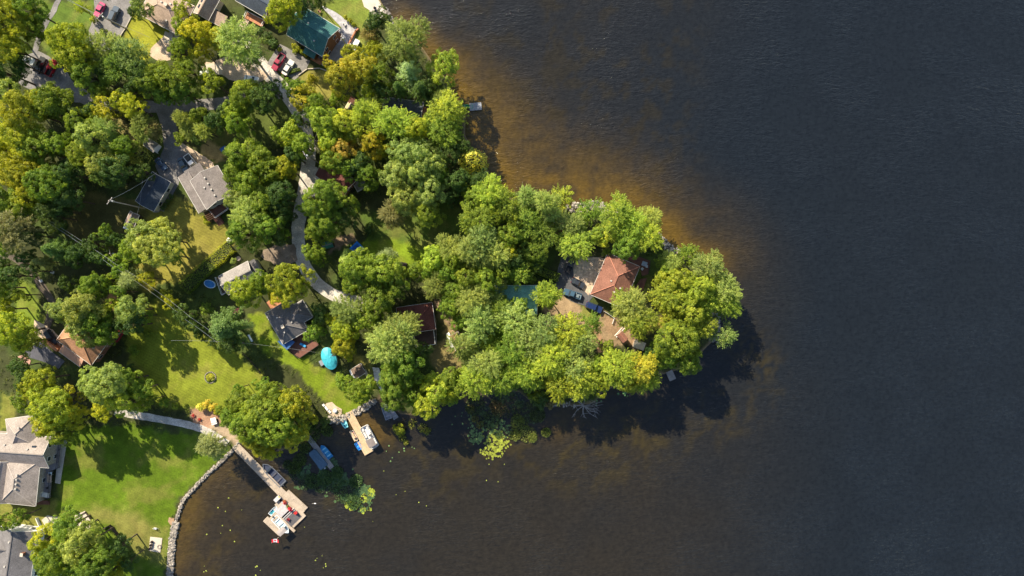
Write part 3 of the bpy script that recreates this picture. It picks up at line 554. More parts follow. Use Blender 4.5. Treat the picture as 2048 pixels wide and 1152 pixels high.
TREES = '''
18,35,46,B,y 62,18,36,B,g 25,95,42,B,y 68,62,30,B,g 12,145,38,B,d 45,128,24,B,d 0,60,35,B,g 70,542,20,B,d 28,552,26,B,d 8,530,18,B,d 60,515,20,B,d 45,590,18,B,g 165,18,12,S,y 188,40,8,H,y
142,82,42,B,y 160,118,38,B,y 183,152,36,B,g 130,118,26,B,g 208,66,10,H,w 222,98,30,V,w 262,112,32,S,w 243,138,30,S,g 286,152,34,B,d 305,172,32,B,g 225,140,24,B,d 268,180,24,B,d
95,196,38,B,g 58,222,44,B,y 14,190,38,B,w 110,214,38,B,g 162,240,32,B,g 208,188,22,B,y 214,224,26,B,y 268,214,30,B,y 240,205,24,B,y 185,222,18,B,d 285,20,22,B,w 270,28,14,B,d
372,28,26,B,y 400,66,34,B,y 372,62,26,B,g 362,106,32,B,g 345,164,36,B,g 318,146,30,B,g 384,146,30,B,g 370,186,28,B,g 328,190,26,B,g 430,168,26,B,y 440,75,28,B,o 478,88,44,V,w 505,118,22,V,w 405,105,22,B,y
572,18,42,B,y 605,8,26,B,d 492,188,38,B,g 525,204,34,B,d 472,222,28,B,g 545,180,24,B,d 366,240,18,V,w 398,236,22,B,g 592,178,24,B,g 605,205,26,B,o 625,160,14,B,o 520,62,12,H,d 548,88,14,H,d 535,76,13,H,d 640,8,14,B,d
750,48,24,B,d 768,38,18,B,d 742,75,20,V,r 812,84,42,V,w 745,108,28,B,y 700,110,24,B,y 688,152,40,B,o 726,138,38,B,o 660,130,16,B,o 758,155,30,B,g 820,148,34,P,W 845,182,30,P,b 800,180,24,P,b 885,134,38,B,l 862,172,24,B,d 612,182,20,B,o 632,212,30,B,g 674,196,18,B,g 735,188,20,B,y 735,226,30,S,l 770,190,22,B,d
893,226,35,S,l 880,198,20,V,w 650,242,36,B,l 692,246,34,B,l 722,262,26,B,l 590,262,20,B,l 606,290,28,B,l 662,282,30,B,l 688,305,28,B,O 672,322,30,B,g 660,300,20,B,y 745,290,30,B,o 722,326,26,B,d 735,355,28,B,g 700,340,26,B,g 790,248,36,S,l 835,262,34,B,y 885,262,34,S,g
826,308,46,B,w 846,346,44,B,w 798,352,38,B,w 862,384,38,B,w 808,402,38,B,w 784,432,26,V,r 852,424,34,B,g 896,312,28,B,d 946,322,30,C,Y,15 966,358,24,B,d 950,362,18,B,d 916,366,28,B,d 930,298,22,B,d 910,290,20,B,d 880,350,24,B,g 902,398,20,B,d 770,300,20,B,y 932,378,18,B,y
40,278,44,B,y 22,335,40,B,y 78,300,38,B,g 122,288,32,B,g 58,358,42,B,y 15,402,38,B,g 100,368,42,B,g 132,345,34,B,d 142,398,34,B,d 48,420,36,B,g 102,432,36,B,d 5,300,30,B,y 65,400,34,B,y 85,330,26,B,y 120,420,26,B,d
188,278,40,B,w 200,328,38,B,w 238,340,36,B,d 218,262,26,V,w 250,292,28,B,g 272,306,25,C,w,8 290,252,22,V,w 285,268,20,V,w 162,246,26,B,d 165,310,32,B,g 218,358,28,B,d 290,345,20,B,d 308,262,18,V,r
380,262,20,V,w,9 362,280,15,B,g,7 398,282,12,B,d 430,246,26,B,d 478,242,34,B,g 455,232,26,B,d 412,262,20,V,w 490,310,38,B,g 526,328,36,B,g 472,346,32,B,g 505,368,34,B,g 548,346,32,B,g 575,338,28,B,y 562,388,38,B,d 528,404,36,B,g 500,432,36,V,w 478,398,28,B,w 490,468,36,B,g 540,456,34,B,g 556,424,28,B,d 500,350,22,B,y 572,430,24,B,d 560,470,24,B,d
582,276,26,B,l 562,272,20,B,l 592,315,24,B,d 602,240,20,B,d 650,398,42,B,g 682,408,34,B,g 652,438,36,B,g 640,462,28,B,g 692,440,26,B,d 612,420,16,B,g 630,508,24,B,g 640,520,16,B,g
976,388,34,S,l 948,402,28,B,g 1002,404,30,S,l 955,440,36,S,g 985,432,28,B,g 1050,396,24,V,w 1086,408,28,V,w 1126,398,22,S,l,9 1050,446,34,S,g,12 1082,468,34,S,g,10 1104,428,26,V,w,9 1020,470,32,B,g 968,482,38,V,w 938,502,36,V,w 992,512,34,V,w 1062,508,34,B,g,11 1014,496,26,B,y 932,550,36,B,g 972,560,34,B,g 1004,542,28,B,g 1042,552,24,S,l 1146,452,28,V,w,9 1152,490,34,S,l,9 1124,480,20,B,g,8 1182,418,24,S,g,10 1165,440,22,B,g,8 902,500,28,V,w 892,548,26,B,g 1094,588,27,S,l 1002,570,18,B,w 1066,530,20,B,d,8 1030,520,24,B,d 1020,430,26,B,g
1196,470,24,B,l,9 1232,432,38,S,l 1218,466,34,B,l,10 1262,452,36,S,l 1290,474,34,S,l 1254,494,32,B,g 1302,436,24,V,w 1310,496,22,B,d 1212,504,12,B,g,5 1376,512,24,S,g 1342,526,22,V,w 1330,540,20,B,g 1412,536,34,S,w 1350,560,34,B,l 1390,576,42,B,l 1335,592,34,S,l 1444,578,32,S,w 1452,606,28,S,g 1382,622,38,B,l 1262,612,36,S,w 1278,642,34,S,l 1248,602,24,S,l 1352,682,46,B,g 1372,714,36,B,g 1332,706,34,B,g 1400,652,26,S,l 1447,670,22,S,w 1412,602,30,S,l 1336,634,22,B,l 1318,560,18,B,l 1430,556,22,S,l
962,640,38,V,w 930,690,32,V,w 1002,622,28,S,g 1030,642,34,S,w 1088,664,38,S,w 1058,690,36,S,w 1132,662,34,S,l 1162,684,32,S,w 1100,712,40,S,l 1142,732,36,S,w 1022,700,36,S,g 982,722,36,V,w 1002,758,34,S,g 952,758,34,S,l 920,768,28,B,g 1050,740,34,S,l 1062,762,26,B,g 1122,768,34,S,y 1162,760,34,S,l 1198,732,28,B,g 1232,732,40,S,l 1272,736,38,S,o 1258,766,30,B,o 1292,760,26,S,l 1302,728,24,B,g 1080,800,20,H,d 1214,692,18,B,g 1178,650,24,S,g 1000,660,26,B,g 985,690,26,S,g 1200,770,24,B,y 1040,610,20,B,g 870,520,30,B,l 902,522,30,B,g 912,580,28,B,g 870,575,26,V,w 940,600,36,V,w 900,615,28,B,g 990,600,22,V,w 1310,700,22,B,d 925,640,24,B,g 895,790,24,B,y
30,458,42,V,r 18,478,32,B,g 62,470,28,B,d 122,500,34,P,b 92,524,18,P,W 152,512,28,B,d 200,512,22,B,d 215,468,20,B,g 236,520,20,B,g 244,545,22,B,g 264,556,20,V,W 230,480,18,B,d 190,490,22,B,d
290,478,40,B,w 318,496,44,B,w 272,502,34,B,g 338,480,32,B,w 318,460,30,B,w 345,512,26,B,g 190,572,30,B,g 222,560,18,B,g 246,584,20,B,g 302,558,20,B,y 160,622,44,B,w 130,624,32,B,w 190,642,34,B,g 266,620,32,B,w 270,650,26,B,d 238,648,20,B,d 165,662,38,B,w 215,668,28,B,g 0,575,30,B,g 8,618,26,B,y 28,662,42,B,y 62,682,26,B,y 5,660,24,B,y 285,632,20,B,g 230,610,20,B,l 140,570,18,B,d
455,655,48,P,b,15 370,628,22,B,d 345,605,16,B,y 332,590,14,H,y 388,648,20,B,d 402,668,16,B,d 488,586,36,B,y 520,562,28,B,g 584,566,46,B,y 560,590,28,B,y 415,618,14,H,g 465,690,22,B,d
720,540,42,B,g 702,522,28,B,w 762,544,40,B,g 775,512,18,V,W 792,568,32,B,g 758,600,40,B,g 738,634,32,B,g 702,624,32,V,w 690,660,30,B,y 632,662,24,B,g 642,622,22,B,d 830,545,22,B,g 855,548,20,B,g 700,580,20,B,g 690,690,28,B,y 668,640,18,B,y
780,690,48,V,w 802,660,40,V,w 756,672,26,V,w 812,722,40,B,g 790,762,38,B,g 842,704,24,B,d 715,782,28,B,g 692,768,22,B,g 740,770,22,B,g 790,792,34,B,g 832,792,28,B,g 872,778,36,B,l 850,812,30,B,l 900,756,30,B,g 820,760,26,B,g 815,640,16,V,w
60,752,26,B,d 86,760,36,B,y 60,775,24,B,y 112,810,46,B,y 142,790,26,B,y 98,848,30,B,y 128,866,28,B,g 150,830,30,B,y 220,768,46,B,w 190,762,32,B,w 252,800,34,B,l 212,812,30,B,y 282,778,26,B,g 302,800,20,B,g 40,732,22,B,d 258,760,30,B,g 50,800,22,B,g
535,828,54,B,g 482,800,30,B,g 500,846,42,B,g 560,858,46,B,g 588,804,36,B,y 465,835,28,B,g 530,884,32,B,y 592,868,34,B,y 606,822,26,B,o 420,888,26,V,W 456,820,18,B,g 480,776,14,B,g 525,768,16,B,g 548,790,28,B,g 505,872,28,B,y 545,905,20,B,y 440,900,16,V,W
90,1078,30,B,y 132,1056,34,B,g 172,1088,44,B,w 112,1120,38,B,g 200,1122,44,B,g 222,1140,30,B,y 150,1138,28,B,g 240,1090,24,B,d 44,1034,20,B,g 12,1046,18,B,g 85,1110,22,B,y 158,1060,24,B,g 0,1035,14,B,g 258,1120,20,B,d
626,280,24,D,g,10 1168,812,34,D,g,4 652,842,12,H,d 798,858,13,H,y 1075,792,20,H,g 1100,806,14,H,r 905,800,14,H,g 612,850,12,H,y 630,838,12,H,y 402,814,10,H,Y 414,808,10,H,Y 426,814,10,H,Y 436,824,9,H,y 448,822,9,H,y 700,716,10,H,y 1362,508,9,H,g 1320,520,12,H,g 1335,640,12,H,y 330,805,10,H,g 352,812,9,H,g 298,668,10,H,g 270,700,14,H,g 262,740,14,H,d 510,500,10,H,d 468,522,8,H,w 680,462,14,H,d 740,460,12,H,d 960,420,12,H,d 1060,560,12,H,g
'''
for rec in TREES.split():  # small trees round the left gravel track are added to cast shade there
    q = rec.split(','); plant(float(q[0]), float(q[1]), float(q[2]), q[3], q[4], float(q[5]) if len(q) > 5 else None)

# hedges: rows of clipped foliage
def hedge(px0, py0, px1, py1, wpx, h, col, label, lsize=.26):
    a = Vector((*P(px0, py0, h * .6), 0)); b_ = Vector((*P(px1, py1, h * .6), 0)); L = (b_ - a).length; W = wpx / S; rng = np.random.default_rng(int(px0))
    n_ = int(L * (W + 2 * h) * 26); u = rng.uniform(-L / 2, L / 2, n_); s_ = rng.uniform(-h - W / 2, h + W / 2, n_)
    y = np.clip(s_, -W / 2, W / 2); z = np.where(np.abs(s_) < W / 2, h, h - (np.abs(s_) - W / 2)); nr = np.stack([0 * u, np.where(np.abs(s_) < W / 2, 0, np.sign(s_)), np.where(np.abs(s_) < W / 2, 1., .3)], 1)
    bl = .25 * (vnoise(u + 500, y + 90, 1.0, int(px0)) - .5); p = np.stack([u, y * (1 + bl), np.clip(z + bl * 1.5 * h / 2 + rng.normal(size=n_) * .08, .02, 9)], 1)
    q, f, t = leaves(p, nr, lsize, np.clip(.5 + bl * 2 + rng.normal(size=n_) * .15, 0, 1), rng, .7)
    o = empty('hedge', ((a.x + b_.x) / 2, (a.y + b_.y) / 2, 0), math.atan2(b_.y - a.y, b_.x - a.x)); c = bpy.data.objects.new('crown', np_mesh('crown', q, f, FOL, {'tint': ('FACE', 'FLOAT', t)})); C.objects.link(c); c.parent = o; c.color = (*COL[col], 1)
    mb = MB(); mb.box((0, 0, h * .44), (L * .97, W * .8, h * .85)); mb.build('stems', mat('hedge_inside', (.03, .035, .015), .95, .3, 2), o)
    tag(o, label, 'hedge', 'clipped hedges')
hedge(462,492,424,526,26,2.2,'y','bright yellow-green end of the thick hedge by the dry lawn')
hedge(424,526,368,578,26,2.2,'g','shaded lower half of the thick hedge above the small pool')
hedge(1052,530,1118,556,16,1.8,'g','low clipped hedge beside the asphalt parking court under the trees')
hedge(570,148,600,138,6,.8,'g','thin low hedge below the green metal roofed house')
hedge(345,602,400,660,12,1.3,'g','narrow straggly hedge row under the power lines')
hedge(1055,548,1112,572,8,1.0,'d','thin dark hedge parallel to the court hedge')
# undergrowth in the woods, too many to count
rng = np.random.default_rng(5); n_ = 26000; cx = rng.uniform(-145, 60, n_); cy = rng.uniform(-83, 83, n_)
ok = inside(cx, cy, LANDPOLY) & (segdist(cx, cy, shore_w) > .8)
for poly, soft, c, lw in PATCH: ok &= ~inside(cx, cy, np.array([P(*p) for p in poly]))
for pts, w in [([(470,70),(535,145),(605,240),(617,300),(603,410),(604,520),(664,588),(745,618)],3),([(150,190),(260,212),(400,210),(560,185)],2.6),([(325,214),(342,290),(335,372),(318,420)],3.2),([(-5,508),(52,530),(95,590),(98,640),(112,690)],2),([(230,822),(330,840),(455,888)],1.6)]:
    ok &= segdist(cx, cy, [P(*p) for p in pts]) > w
for box_ in [(30,100,200,215),(180,0,270,130),(290,60,360,130),(300,280,430,440),(535,10,720,160),(370,325,475,450),(430,505,620,700),(400,100,540,170),(1040,490,1300,640),(640,480,720,510),(780,600,920,700),(0,830,135,1010),(40,640,215,740),(0,1050,110,1152),(980,560,1080,640),(515,480,600,540),(1190,640,1300,700),(700,722,775,785),(240,415,285,470),(390,545,445,590),(265,335,350,425)]:
    x0, y0 = P(box_[0], box_[3]); x1, y1 = P(box_[2], box_[1]); ok &= ~((cx > x0) & (cx < x1) & (cy > y0) & (cy < y1))
ok &= fbm(cx, cy, 7, 19) > .42
cx = cx[ok]; cy = cy[ok]; n_ = len(cx); k = 14
base = np.repeat(np.stack([cx, cy, np.full(n_, .2)], 1), k, 0); o_ = rng.normal(size=(n_ * k, 3)) * np.array([.3, .3, .14]); tt = np.repeat(rng.uniform(.1, .9, n_), k)
q, f, t = leaves(base + o_, o_ + np.array([0, 0, .8]), .26, np.clip(tt + rng.normal(size=n_ * k) * .1, 0, 1), rng, .6)
o = bpy.data.objects.new('undergrowth', np_mesh('undergrowth', q, f, FOL, {'tint': ('FACE', 'FLOAT', t)})); C.objects.link(o); o.color = (.10, .13, .025, 1)
tag(o, 'low leafy undergrowth covering the ground between the trees', 'undergrowth', kind='stuff')

# ------------------------------------------------------------------ buildings
R_TAN = roofm('tan_shingles', (0.34, 0.25, 0.19)); R_GREEN = roofm('green_metal_roof', (0.055, 0.155, 0.145)); R_GREY = roofm('grey_brown_shingles', (0.205, 0.178, 0.165))
R_NAVY = roofm('dark_blue_roof', (0.055, 0.068, 0.088)); R_MAROON = roofm('maroon_metal_roof', (0.15, 0.055, 0.045)); R_PALE = roofm('light_grey_shingles', (0.24, 0.22, 0.205))
R_CHAR = roofm('charcoal_shingles', (0.15, 0.14, 0.14)); R_RED = roofm('red_brown_shingles', (0.205, 0.094, 0.066)); R_TEAL = roofm('weathered_teal_roof', (0.20, 0.42, 0.38))
R_ORANGE = roofm('orange_brown_shingles', (0.33, 0.175, 0.10)); R_BEIGE = roofm('beige_shingles', (0.275, 0.235, 0.21)); R_DARKBR = roofm('dark_brown_shingles', (0.13, 0.09, 0.07))
FASC = mat('fascia', (0.60, 0.57, 0.52), .6, .08, 1)
class House:
    def __init__(s, name, label, cx, cy, cat='house'):
        x, y = P(cx, cy, 3); s.o = empty(name, (x, y, 0)); tag(s.o, label, cat); s.x = x; s.y = y
    def rel(s, px, py, z=0): x, y = P(px, py, z); return (x - s.x, y - s.y)
    def wing(s, cx, cy, L, W, a, eave, rise, kind='gable', roof=R_GREY, wall=CREAM, over=.45, base=0.0, win='xXyY', vents=(), chim=(), door=None, sky=(), trim=True, seams=0):
        """ridge along image angle a (degrees clockwise from right); L, W are roof size in photo pixels; cx, cy the roof centre as seen at eave height"""
        k = K(eave); x, y = s.rel(cx, cy, eave); Lm = L * k; Wm = W * k; rz = -math.radians(a); h2 = Wm / 2; th = .16; top = eave + rise
        if kind == 'flat': rise = .12; top = eave + rise
        rb = MB()
        if kind == 'gable':
            rb.xsec([(-h2, eave), (0, top), (h2, eave), (h2, eave - th), (0, top - th * 1.1), (-h2, eave - th)], -Lm / 2, Lm / 2)
        elif kind == 'shed':
            rb.xsec([(-h2, eave), (h2, top), (h2, top - th), (-h2, eave - th)], -Lm / 2, Lm / 2)
        elif kind == 'flat': rb.box((0, 0, eave + .06), (Lm, Wm, .16))
        else:
            r = max(.05, (Lm - Wm) / 2) if Lm >= Wm else .05; hx = Lm / 2
            vs_ = [(-hx, -h2, eave), (hx, -h2, eave), (hx, h2, eave), (-hx, h2, eave), (-r, 0, top), (r, 0, top)]
            vs_ += [(-hx, -h2, eave - th), (hx, -h2, eave - th), (hx, h2, eave - th), (-hx, h2, eave - th)]
            rb.add(vs_, [(0, 1, 5, 4), (1, 2, 5), (2, 3, 4, 5), (3, 0, 4), (6, 7, 1, 0), (7, 8, 2, 1), (8, 9, 3, 2), (9, 6, 0, 3), (9, 8, 7, 6)])
        ro = rb.build('roof', roof, s.o, (x, y, 0), rz)
        if kind in ('gable', 'hip'):
            rc = MB(); rr = Lm / 2 - .02 if kind == 'gable' else max(.05, (Lm - Wm) / 2)
            rc.box((0, 0, top + .015), (2 * rr, .28, .07)); rc.build('ridge_cap', mat('ridge_cap_' + roof.name, [c * .8 for c in roof_rgb.get(roof.name, (.2, .2, .2))], .9, .1, 1), ro)
        if kind == 'hip' and Lm > 5:
            hc = MB(); r_ = max(.05, (Lm - Wm) / 2)
            for sx in (-1, 1):
                for sy in (-1, 1): hc.tube((sx * r_, 0, top + .02), (sx * Lm / 2, sy * h2, eave + .03), .11, .11, 5)
            hc.build('hip_cap', mat('hip_cap_' + roof.name, [min(.6, c * 1.35) for c in roof_rgb.get(roof.name, (.2, .2, .2))], .9, .1, 1), ro)
        if seams:
            sb = MB(); n_ = int(Lm / seams)
            for i in range(n_ + 1):
                xx = -Lm / 2 + .05 + (Lm - .1) * i / n_
                for sg in (-1, 1):
                    sb.add([(xx - .03, 0, top + .05), (xx + .03, 0, top + .05), (xx + .03, sg * h2, eave + .05), (xx - .03, sg * h2, eave + .05), (xx - .03, 0, top - .02), (xx + .03, 0, top - .02), (xx + .03, sg * h2, eave - .02), (xx - .03, sg * h2, eave - .02)], [(0, 1, 2, 3), (0, 3, 7, 4), (1, 5, 6, 2)])
            q = sb.build('standing_seams', roof, ro); q['kind'] = 'stuff'
        if trim:
            gb = MB()
            for sg in (-1, 1):
                if kind == 'shed' and sg == 1: continue
                gb.box((0, sg * (h2 + .05), eave - .08), (Lm + .02, .10, .12))
            if kind == 'gable':
                for sg in (-1, 1):
                    for sd_ in (-1, 1):
                        e = sg * (Lm / 2 + .025); gb.add([(e - .04, sd_ * h2, eave + .03), (e + .04, sd_ * h2, eave + .03), (e + .04, 0, top + .03), (e - .04, 0, top + .03), (e - .04, sd_ * h2, eave - .2), (e + .04, sd_ * h2, eave - .2), (e + .04, 0, top - .2), (e - .04, 0, top - .2)], [(0, 1, 2, 3), (4, 5, 6, 7), (0, 3, 7, 4), (1, 2, 6, 5), (0, 1, 5, 4)])
            elif kind == 'hip':
                for sg in (-1, 1): gb.box((sg * (Lm / 2 + .05), 0, eave - .08), (.10, Wm, .12))
            gb.build('gutter', FASC, ro)
        lx = Lm / 2 - over; wy = h2 - over; wb = MB(); zt = eave - th - .01
        if kind == 'gable':
            zr = top - th * 1.1 - .02; zw = eave + (top - eave) * over / h2 - th - .03
            wb.xsec([(-wy, base), (wy, base), (wy, zw), (0, zr), (-wy, zw)], -lx, lx)
        elif kind == 'shed': wb.xsec([(-wy, base), (wy, base), (wy, top - th - rise * over / Wm - .03), (-wy, eave + rise * over / Wm - th - .03)], -lx, lx)
        else: wb.box((0, 0, (base + zt) / 2), (2 * lx, 2 * wy, zt - base))
        wa = wb.build('wall', wall, s.o, (x, y, 0), rz)
        # windows and door
        levels = [base + 1.5] if eave - base < 4.4 else [base + 1.5, base + 4.1]
        def opening(name, u, z, side, w, h, m=GLASS, fm=WHITE):
            if side in 'xX': sg = 1 if side == 'X' else -1; c = (sg * (lx + .03), u, z); d1 = (.08, w + .16, h + .16); d2 = (.04, w, h); off = (sg * .045, 0, 0)
            else: sg = 1 if side == 'Y' else -1; c = (u, sg * (wy + .03), z); d1 = (w + .16, .08, h + .16); d2 = (w, .04, h); off = (0, sg * .045, 0)
            f = MB().box((0, 0, 0), d1).build(name, fm, s.o, (x + c[0] * math.cos(rz) - c[1] * math.sin(rz), y + c[0] * math.sin(rz) + c[1] * math.cos(rz), c[2]), rz)
            MB().box(off, d2).build('pane' if name == 'window' else 'door_leaf', m, f); return f
        for sd_ in win:
            span = 2 * wy if sd_ in 'xX' else 2 * lx; n_ = max(1, int(span / 3.4))
            for zl in levels:
                for i in range(n_):
                    u = -span / 2 + span * (i + .5) / n_
                    if door == sd_ and zl == levels[0] and i == n_ // 2: opening('door', u, base + 1.02, sd_, .9, 2.0, WOODRED); continue
                    opening('window', u, zl, sd_, 1.1, 1.1)
        def rz_at(v):
            if kind in ('gable',): return top - (top - eave) * abs(v) / h2
            if kind == 'hip': return top - (top - eave) * abs(v) / h2
            if kind == 'shed': return eave + rise * (v + h2) / Wm
            return top
        for (u, v) in vents:
            v *= Wm; u *= Lm; z = rz_at(v); MB().box((0, 0, .12), (.42, .42, .42)).build('roof_vent', mat('roof_vent', (.45, .42, .38), .5, .1, 1), ro, (u, v, z))
        for (u, v) in chim:
            v *= Wm; u *= Lm; z = rz_at(v); c_ = MB().box((0, 0, .3), (.85, .7, 1.5)).build('chimney', BRICKW if wall is not CREAM else STONEW, ro, (u, v, z))
            MB().box((0, 0, 1.09), (.98, .83, .09)).build('chimney_cap', CONC, c_)
        for (u, v) in sky:
            v *= Wm; u *= Lm; z = rz_at(v); MB().box((0, 0, .03), (1.1, .7, .22)).build('skylight', GLASS, ro, (u, v, z))
        return ro
    def deck(s, pts, h, m=WOODGREY, rail=True, skip=(), name='deck', railm=WHITE, zt=.12):
        """deck: floor outline as photo pixels"""
        w = [s.rel(px, py, h) for px, py in pts]; area = sum(w[i][0] * w[(i + 1) % len(w)][1] - w[(i + 1) % len(w)][0] * w[i][1] for i in range(len(w)))
        if area < 0: w = w[::-1]; skip = tuple(len(w) - 2 - i if i < len(w) - 1 else len(w) - 1 for i in skip)
        d = MB().prism(w, max(0, h - zt), h).build(name, m, s.o)
        # planks as thin proud strips
        cx = sum(p[0] for p in w) / len(w); cy = sum(p[1] for p in w) / len(w)
        pb = MB()
        for p in w: pb.box((p[0] * .96 + cx * .04, p[1] * .96 + cy * .04, h / 2 - .1), (.14, .14, h))
        if h > .35: q = pb.build('deck_post', WOODDARK, d)
        if rail:
            rb = MB()
            for i in range(len(w)):
                if i in skip: continue
                a = Vector((*w[i], 0)); b_ = Vector((*w[(i + 1) % len(w)], 0)); L = (b_ - a).length; an = math.atan2(b_.y - a.y, b_.x - a.x); m_ = (a + b_) / 2
                rb.box((m_.x, m_.y, h + .98), (L, .09, .06), an); rb.box((m_.x, m_.y, h + .15), (L, .05, .05), an); k = max(2, int(L / .35))
                for j in range(k + 1): p = a.lerp(b_, j / k); big = j % 5 == 0; rb.box((p.x, p.y, h + .52), (.10 if big else .035, .10 if big else .035, .95), an)
            rb.build('railing', railm, d)
        return d
    def steps(s, px, py, a, w, n_, m=WOODRED, h=.17, run=.32):
        x, y = s.rel(px, py, 0); rz = -math.radians(a); g = MB()
        for i in range(n_): g.box((i * run, 0, (n_ - i) * h - .06), (run, w, .09))
        for sg in (-1, 1): g.box((n_ * run / 2 - .15, sg * w / 2, .15), (n_ * run, .08, .3))
        return g.build('steps', m, s.o, (x, y, 0), rz)
roof_rgb = {'tan_shingles': (0.34, 0.25, 0.19), 'green_metal_roof': (0.045, 0.125, 0.125), 'grey_brown_shingles': (0.25, 0.215, 0.195), 'dark_blue_roof': (0.055, 0.075, 0.115), 'maroon_metal_roof': (0.15, 0.055, 0.045),
 'light_grey_shingles': (0.30, 0.27, 0.25), 'charcoal_shingles': (0.15, 0.14, 0.14), 'red_brown_shingles': (0.34, 0.145, 0.10), 'weathered_teal_roof': (0.12, 0.30, 0.27), 'orange_brown_shingles': (0.42, 0.215, 0.115), 'beige_shingles': (0.33, 0.285, 0.25), 'dark_brown_shingles': (0.13, 0.09, 0.07)}

h = House('tan_bungalow', 'tan shingled bungalow with a hipped roof behind the round tan drive', 330, 22)
h.wing(333, 20, 92, 66, 28, 3.2, 1.9, 'hip', R_TAN, CREAM, vents=((-.1, .12), (.08, .2), (-.2, .22), (.15, -.3)), chim=((.05, .1),), door='y')
h.deck([(330,62),(347,70),(342,84),(326,76)], .3, CONC, False, name='porch')
h = House('tan_garage', 'tan roofed two storey garage with three dark roof slots at the top edge', 415, 10, 'garage')
h.wing(414, 10, 52, 34, -62, 3.6, 1.8, 'gable', R_TAN, CREAM, sky=((-.2, .22), (.05, .22), (.25, .3)), win='xyY')
h.wing(438, 38, 30, 24, 28, 2.6, .5, 'shed', R_TAN, CREAM, win='y')
h = House('blue_roofed_cottage', 'dark blue roofed cottage in shade at the top edge with pale wood gable', 508, 6)
h.wing(512, -2, 70, 46, 30, 3.4, 2.0, 'gable', R_NAVY, mat('pale_wood_wall', (.42, .30, .19), .8, .15, 1), vents=((0, .2), (.2, .25)), door='y')
h.deck([(495,24),(530,42),(524,54),(490,36)], .5, WOODORANGE, True, (2,))
h = House('green_roofed_house', 'green metal roofed two storey house with a brown gable wall and terrace', 626, 62)
h.wing(626, 63, 84, 66, 31.5, 5.4, 2.9, 'gable', R_GREEN, BROWNW, .5, vents=((-.1, .1), (.2, -.25)), seams=.5, door='X')
h.wing(621, 104, 26, 18, 31.5, 2.9, .6, 'shed', R_GREEN, BROWNW, win='', trim=False)
h.deck([(657,78),(700,104),(684,132),(642,118)], .5, WOODGREY, True, (0, 3), railm=WOODDARK)
h.deck([(628,112),(648,122),(640,130),(620,118)], .3, WOODORANGE, False, name='step_deck')
h = House('grey_roofed_house', 'grey shingled house with four ridge vents and a lower garage wing', 423, 376)
h.wing(388, 384, 84, 26, 60, 2.9, .7, 'shed', R_GREY, CREAM, over=.3, win='')
h.wing(424, 375, 66, 63, 60, 4.6, 2.0, 'gable', R_GREY, GREYW, .4, vents=((-.28, .03), (-.08, .03), (.12, .03), (.32, .03), (-.05, -.15)), door='X')
h.wing(392, 346, 36, 26, -30, 3.0, .7, 'shed', R_GREY, CREAM, over=.3, win='')
h.deck([(420,420),(446,402),(458,418),(432,436)], 1.2, WOODRED, True, (0,), railm=WHITE)
h.steps(436, 436, 60, 1.8, 7)
h = House('navy_garage', 'dark blue roofed double garage with cream side wall and shrubs along it', 307, 388, 'garage')
h.wing(306, 383, 68, 42, -60, 3.1, 1.2, 'gable', R_NAVY, CREAM, .3, vents=((.1, .2),), door='Y')
h = House('tool_shed', 'small tan and grey gabled shed with a boat hull lying beside it', 262, 440, 'shed')
h.wing(264, 438, 26, 20, -65, 2.2, 1.0, 'gable', mat('brown_grey_shingles', (.22, .16, .13), .9, .2, 1), WOODDARK, .2, win='x')
h = House('maroon_cottage', 'maroon metal roofed cottage half hidden under trees beside the gravel road', 672, 352)
h.wing(671, 356, 72, 40, 37, 3.1, 1.5, 'gable', R_MAROON, BRICKW, .4, seams=.6, door='Y')
h.deck([(704,362),(722,352),(736,372),(716,384)], .4, WOODGREY, True, (0,))
h = House('long_grey_cottage', 'long cottage with light grey shingle roof and a dark lean-to end', 476, 556)
h.wing(476, 556, 66, 42, -27.5, 3.0, 1.7, 'gable', R_PALE, GREYW, .35, vents=((-.2, -.08), (.08, -.08)), door='Y')
h.wing(511, 536, 14, 34, -27.5, 2.5, .3, 'shed', R_CHAR, GREYW, .15, win='')
h.deck([(433,555),(440,550),(452,586),(446,590)], .5, WOODDARK, True, (0, 1), railm=WHITE)
h = House('charcoal_roofed_house', 'dark grey hip roofed house with wood decks and a blue canopy below it', 573, 648)
h.wing(573, 643, 72, 58, 60, 3.4, 2.1, 'hip', R_CHAR, GREYW, vents=((.1, .2), (-.2, -.15), (.25, -.2)), chim=((.1, -.1),), door='Y')
h.wing(596, 628, 44, 40, -30, 3.4, 1.7, 'hip', R_CHAR, GREYW, win='X')
h.deck([(560,684),(616,652),(638,690),(600,716),(584,706)], .9, WOODRED, True, (0,), railm=WOODDARK)
h.deck([(532,606),(548,592),(566,596),(570,608),(552,616),(540,618)], .4, WOODORANGE, False)
h.deck([(555,683),(572,673),(590,684),(574,700)], 2.6, mat('navy_canopy', (.03, .10, .26), .6, .1, 2), False, name='canopy')
h = House('dark_maroon_house', 'dark maroon hip roofed house with a railed brown deck on its lower side', 832, 640)
h.wing(832, 637, 72, 54, -8, 3.4, 1.9, 'hip', R_MAROON, BRICKW, vents=((-.1, -.2),), door='y')
h.deck([(828,668),(868,661),(871,688),(832,694)], .9, mat('dark_brown_deck', (.10, .06, .045), .8, .2, 1), True, (0,), railm=WHITE)
h = House('red_shed', 'small red roofed shed with white panels beside the brown dirt path', 908, 676, 'shed')
h.wing(914, 683, 34, 20, 65, 2.4, .7, 'gable', R_RED, WHITE, .2, win='y')
h.wing(910, 655, 12, 11, 10, 2.0, .5, 'gable', R_RED, WHITE, .1, win='', trim=False)
h.deck([(892,668),(898,664),(908,692),(903,697)], .5, WHITE, False, name='white_platform')
h = House('teal_roofed_cottage', 'weathered teal metal roofed cottage under the trees left of the parked cars', 1033, 600)
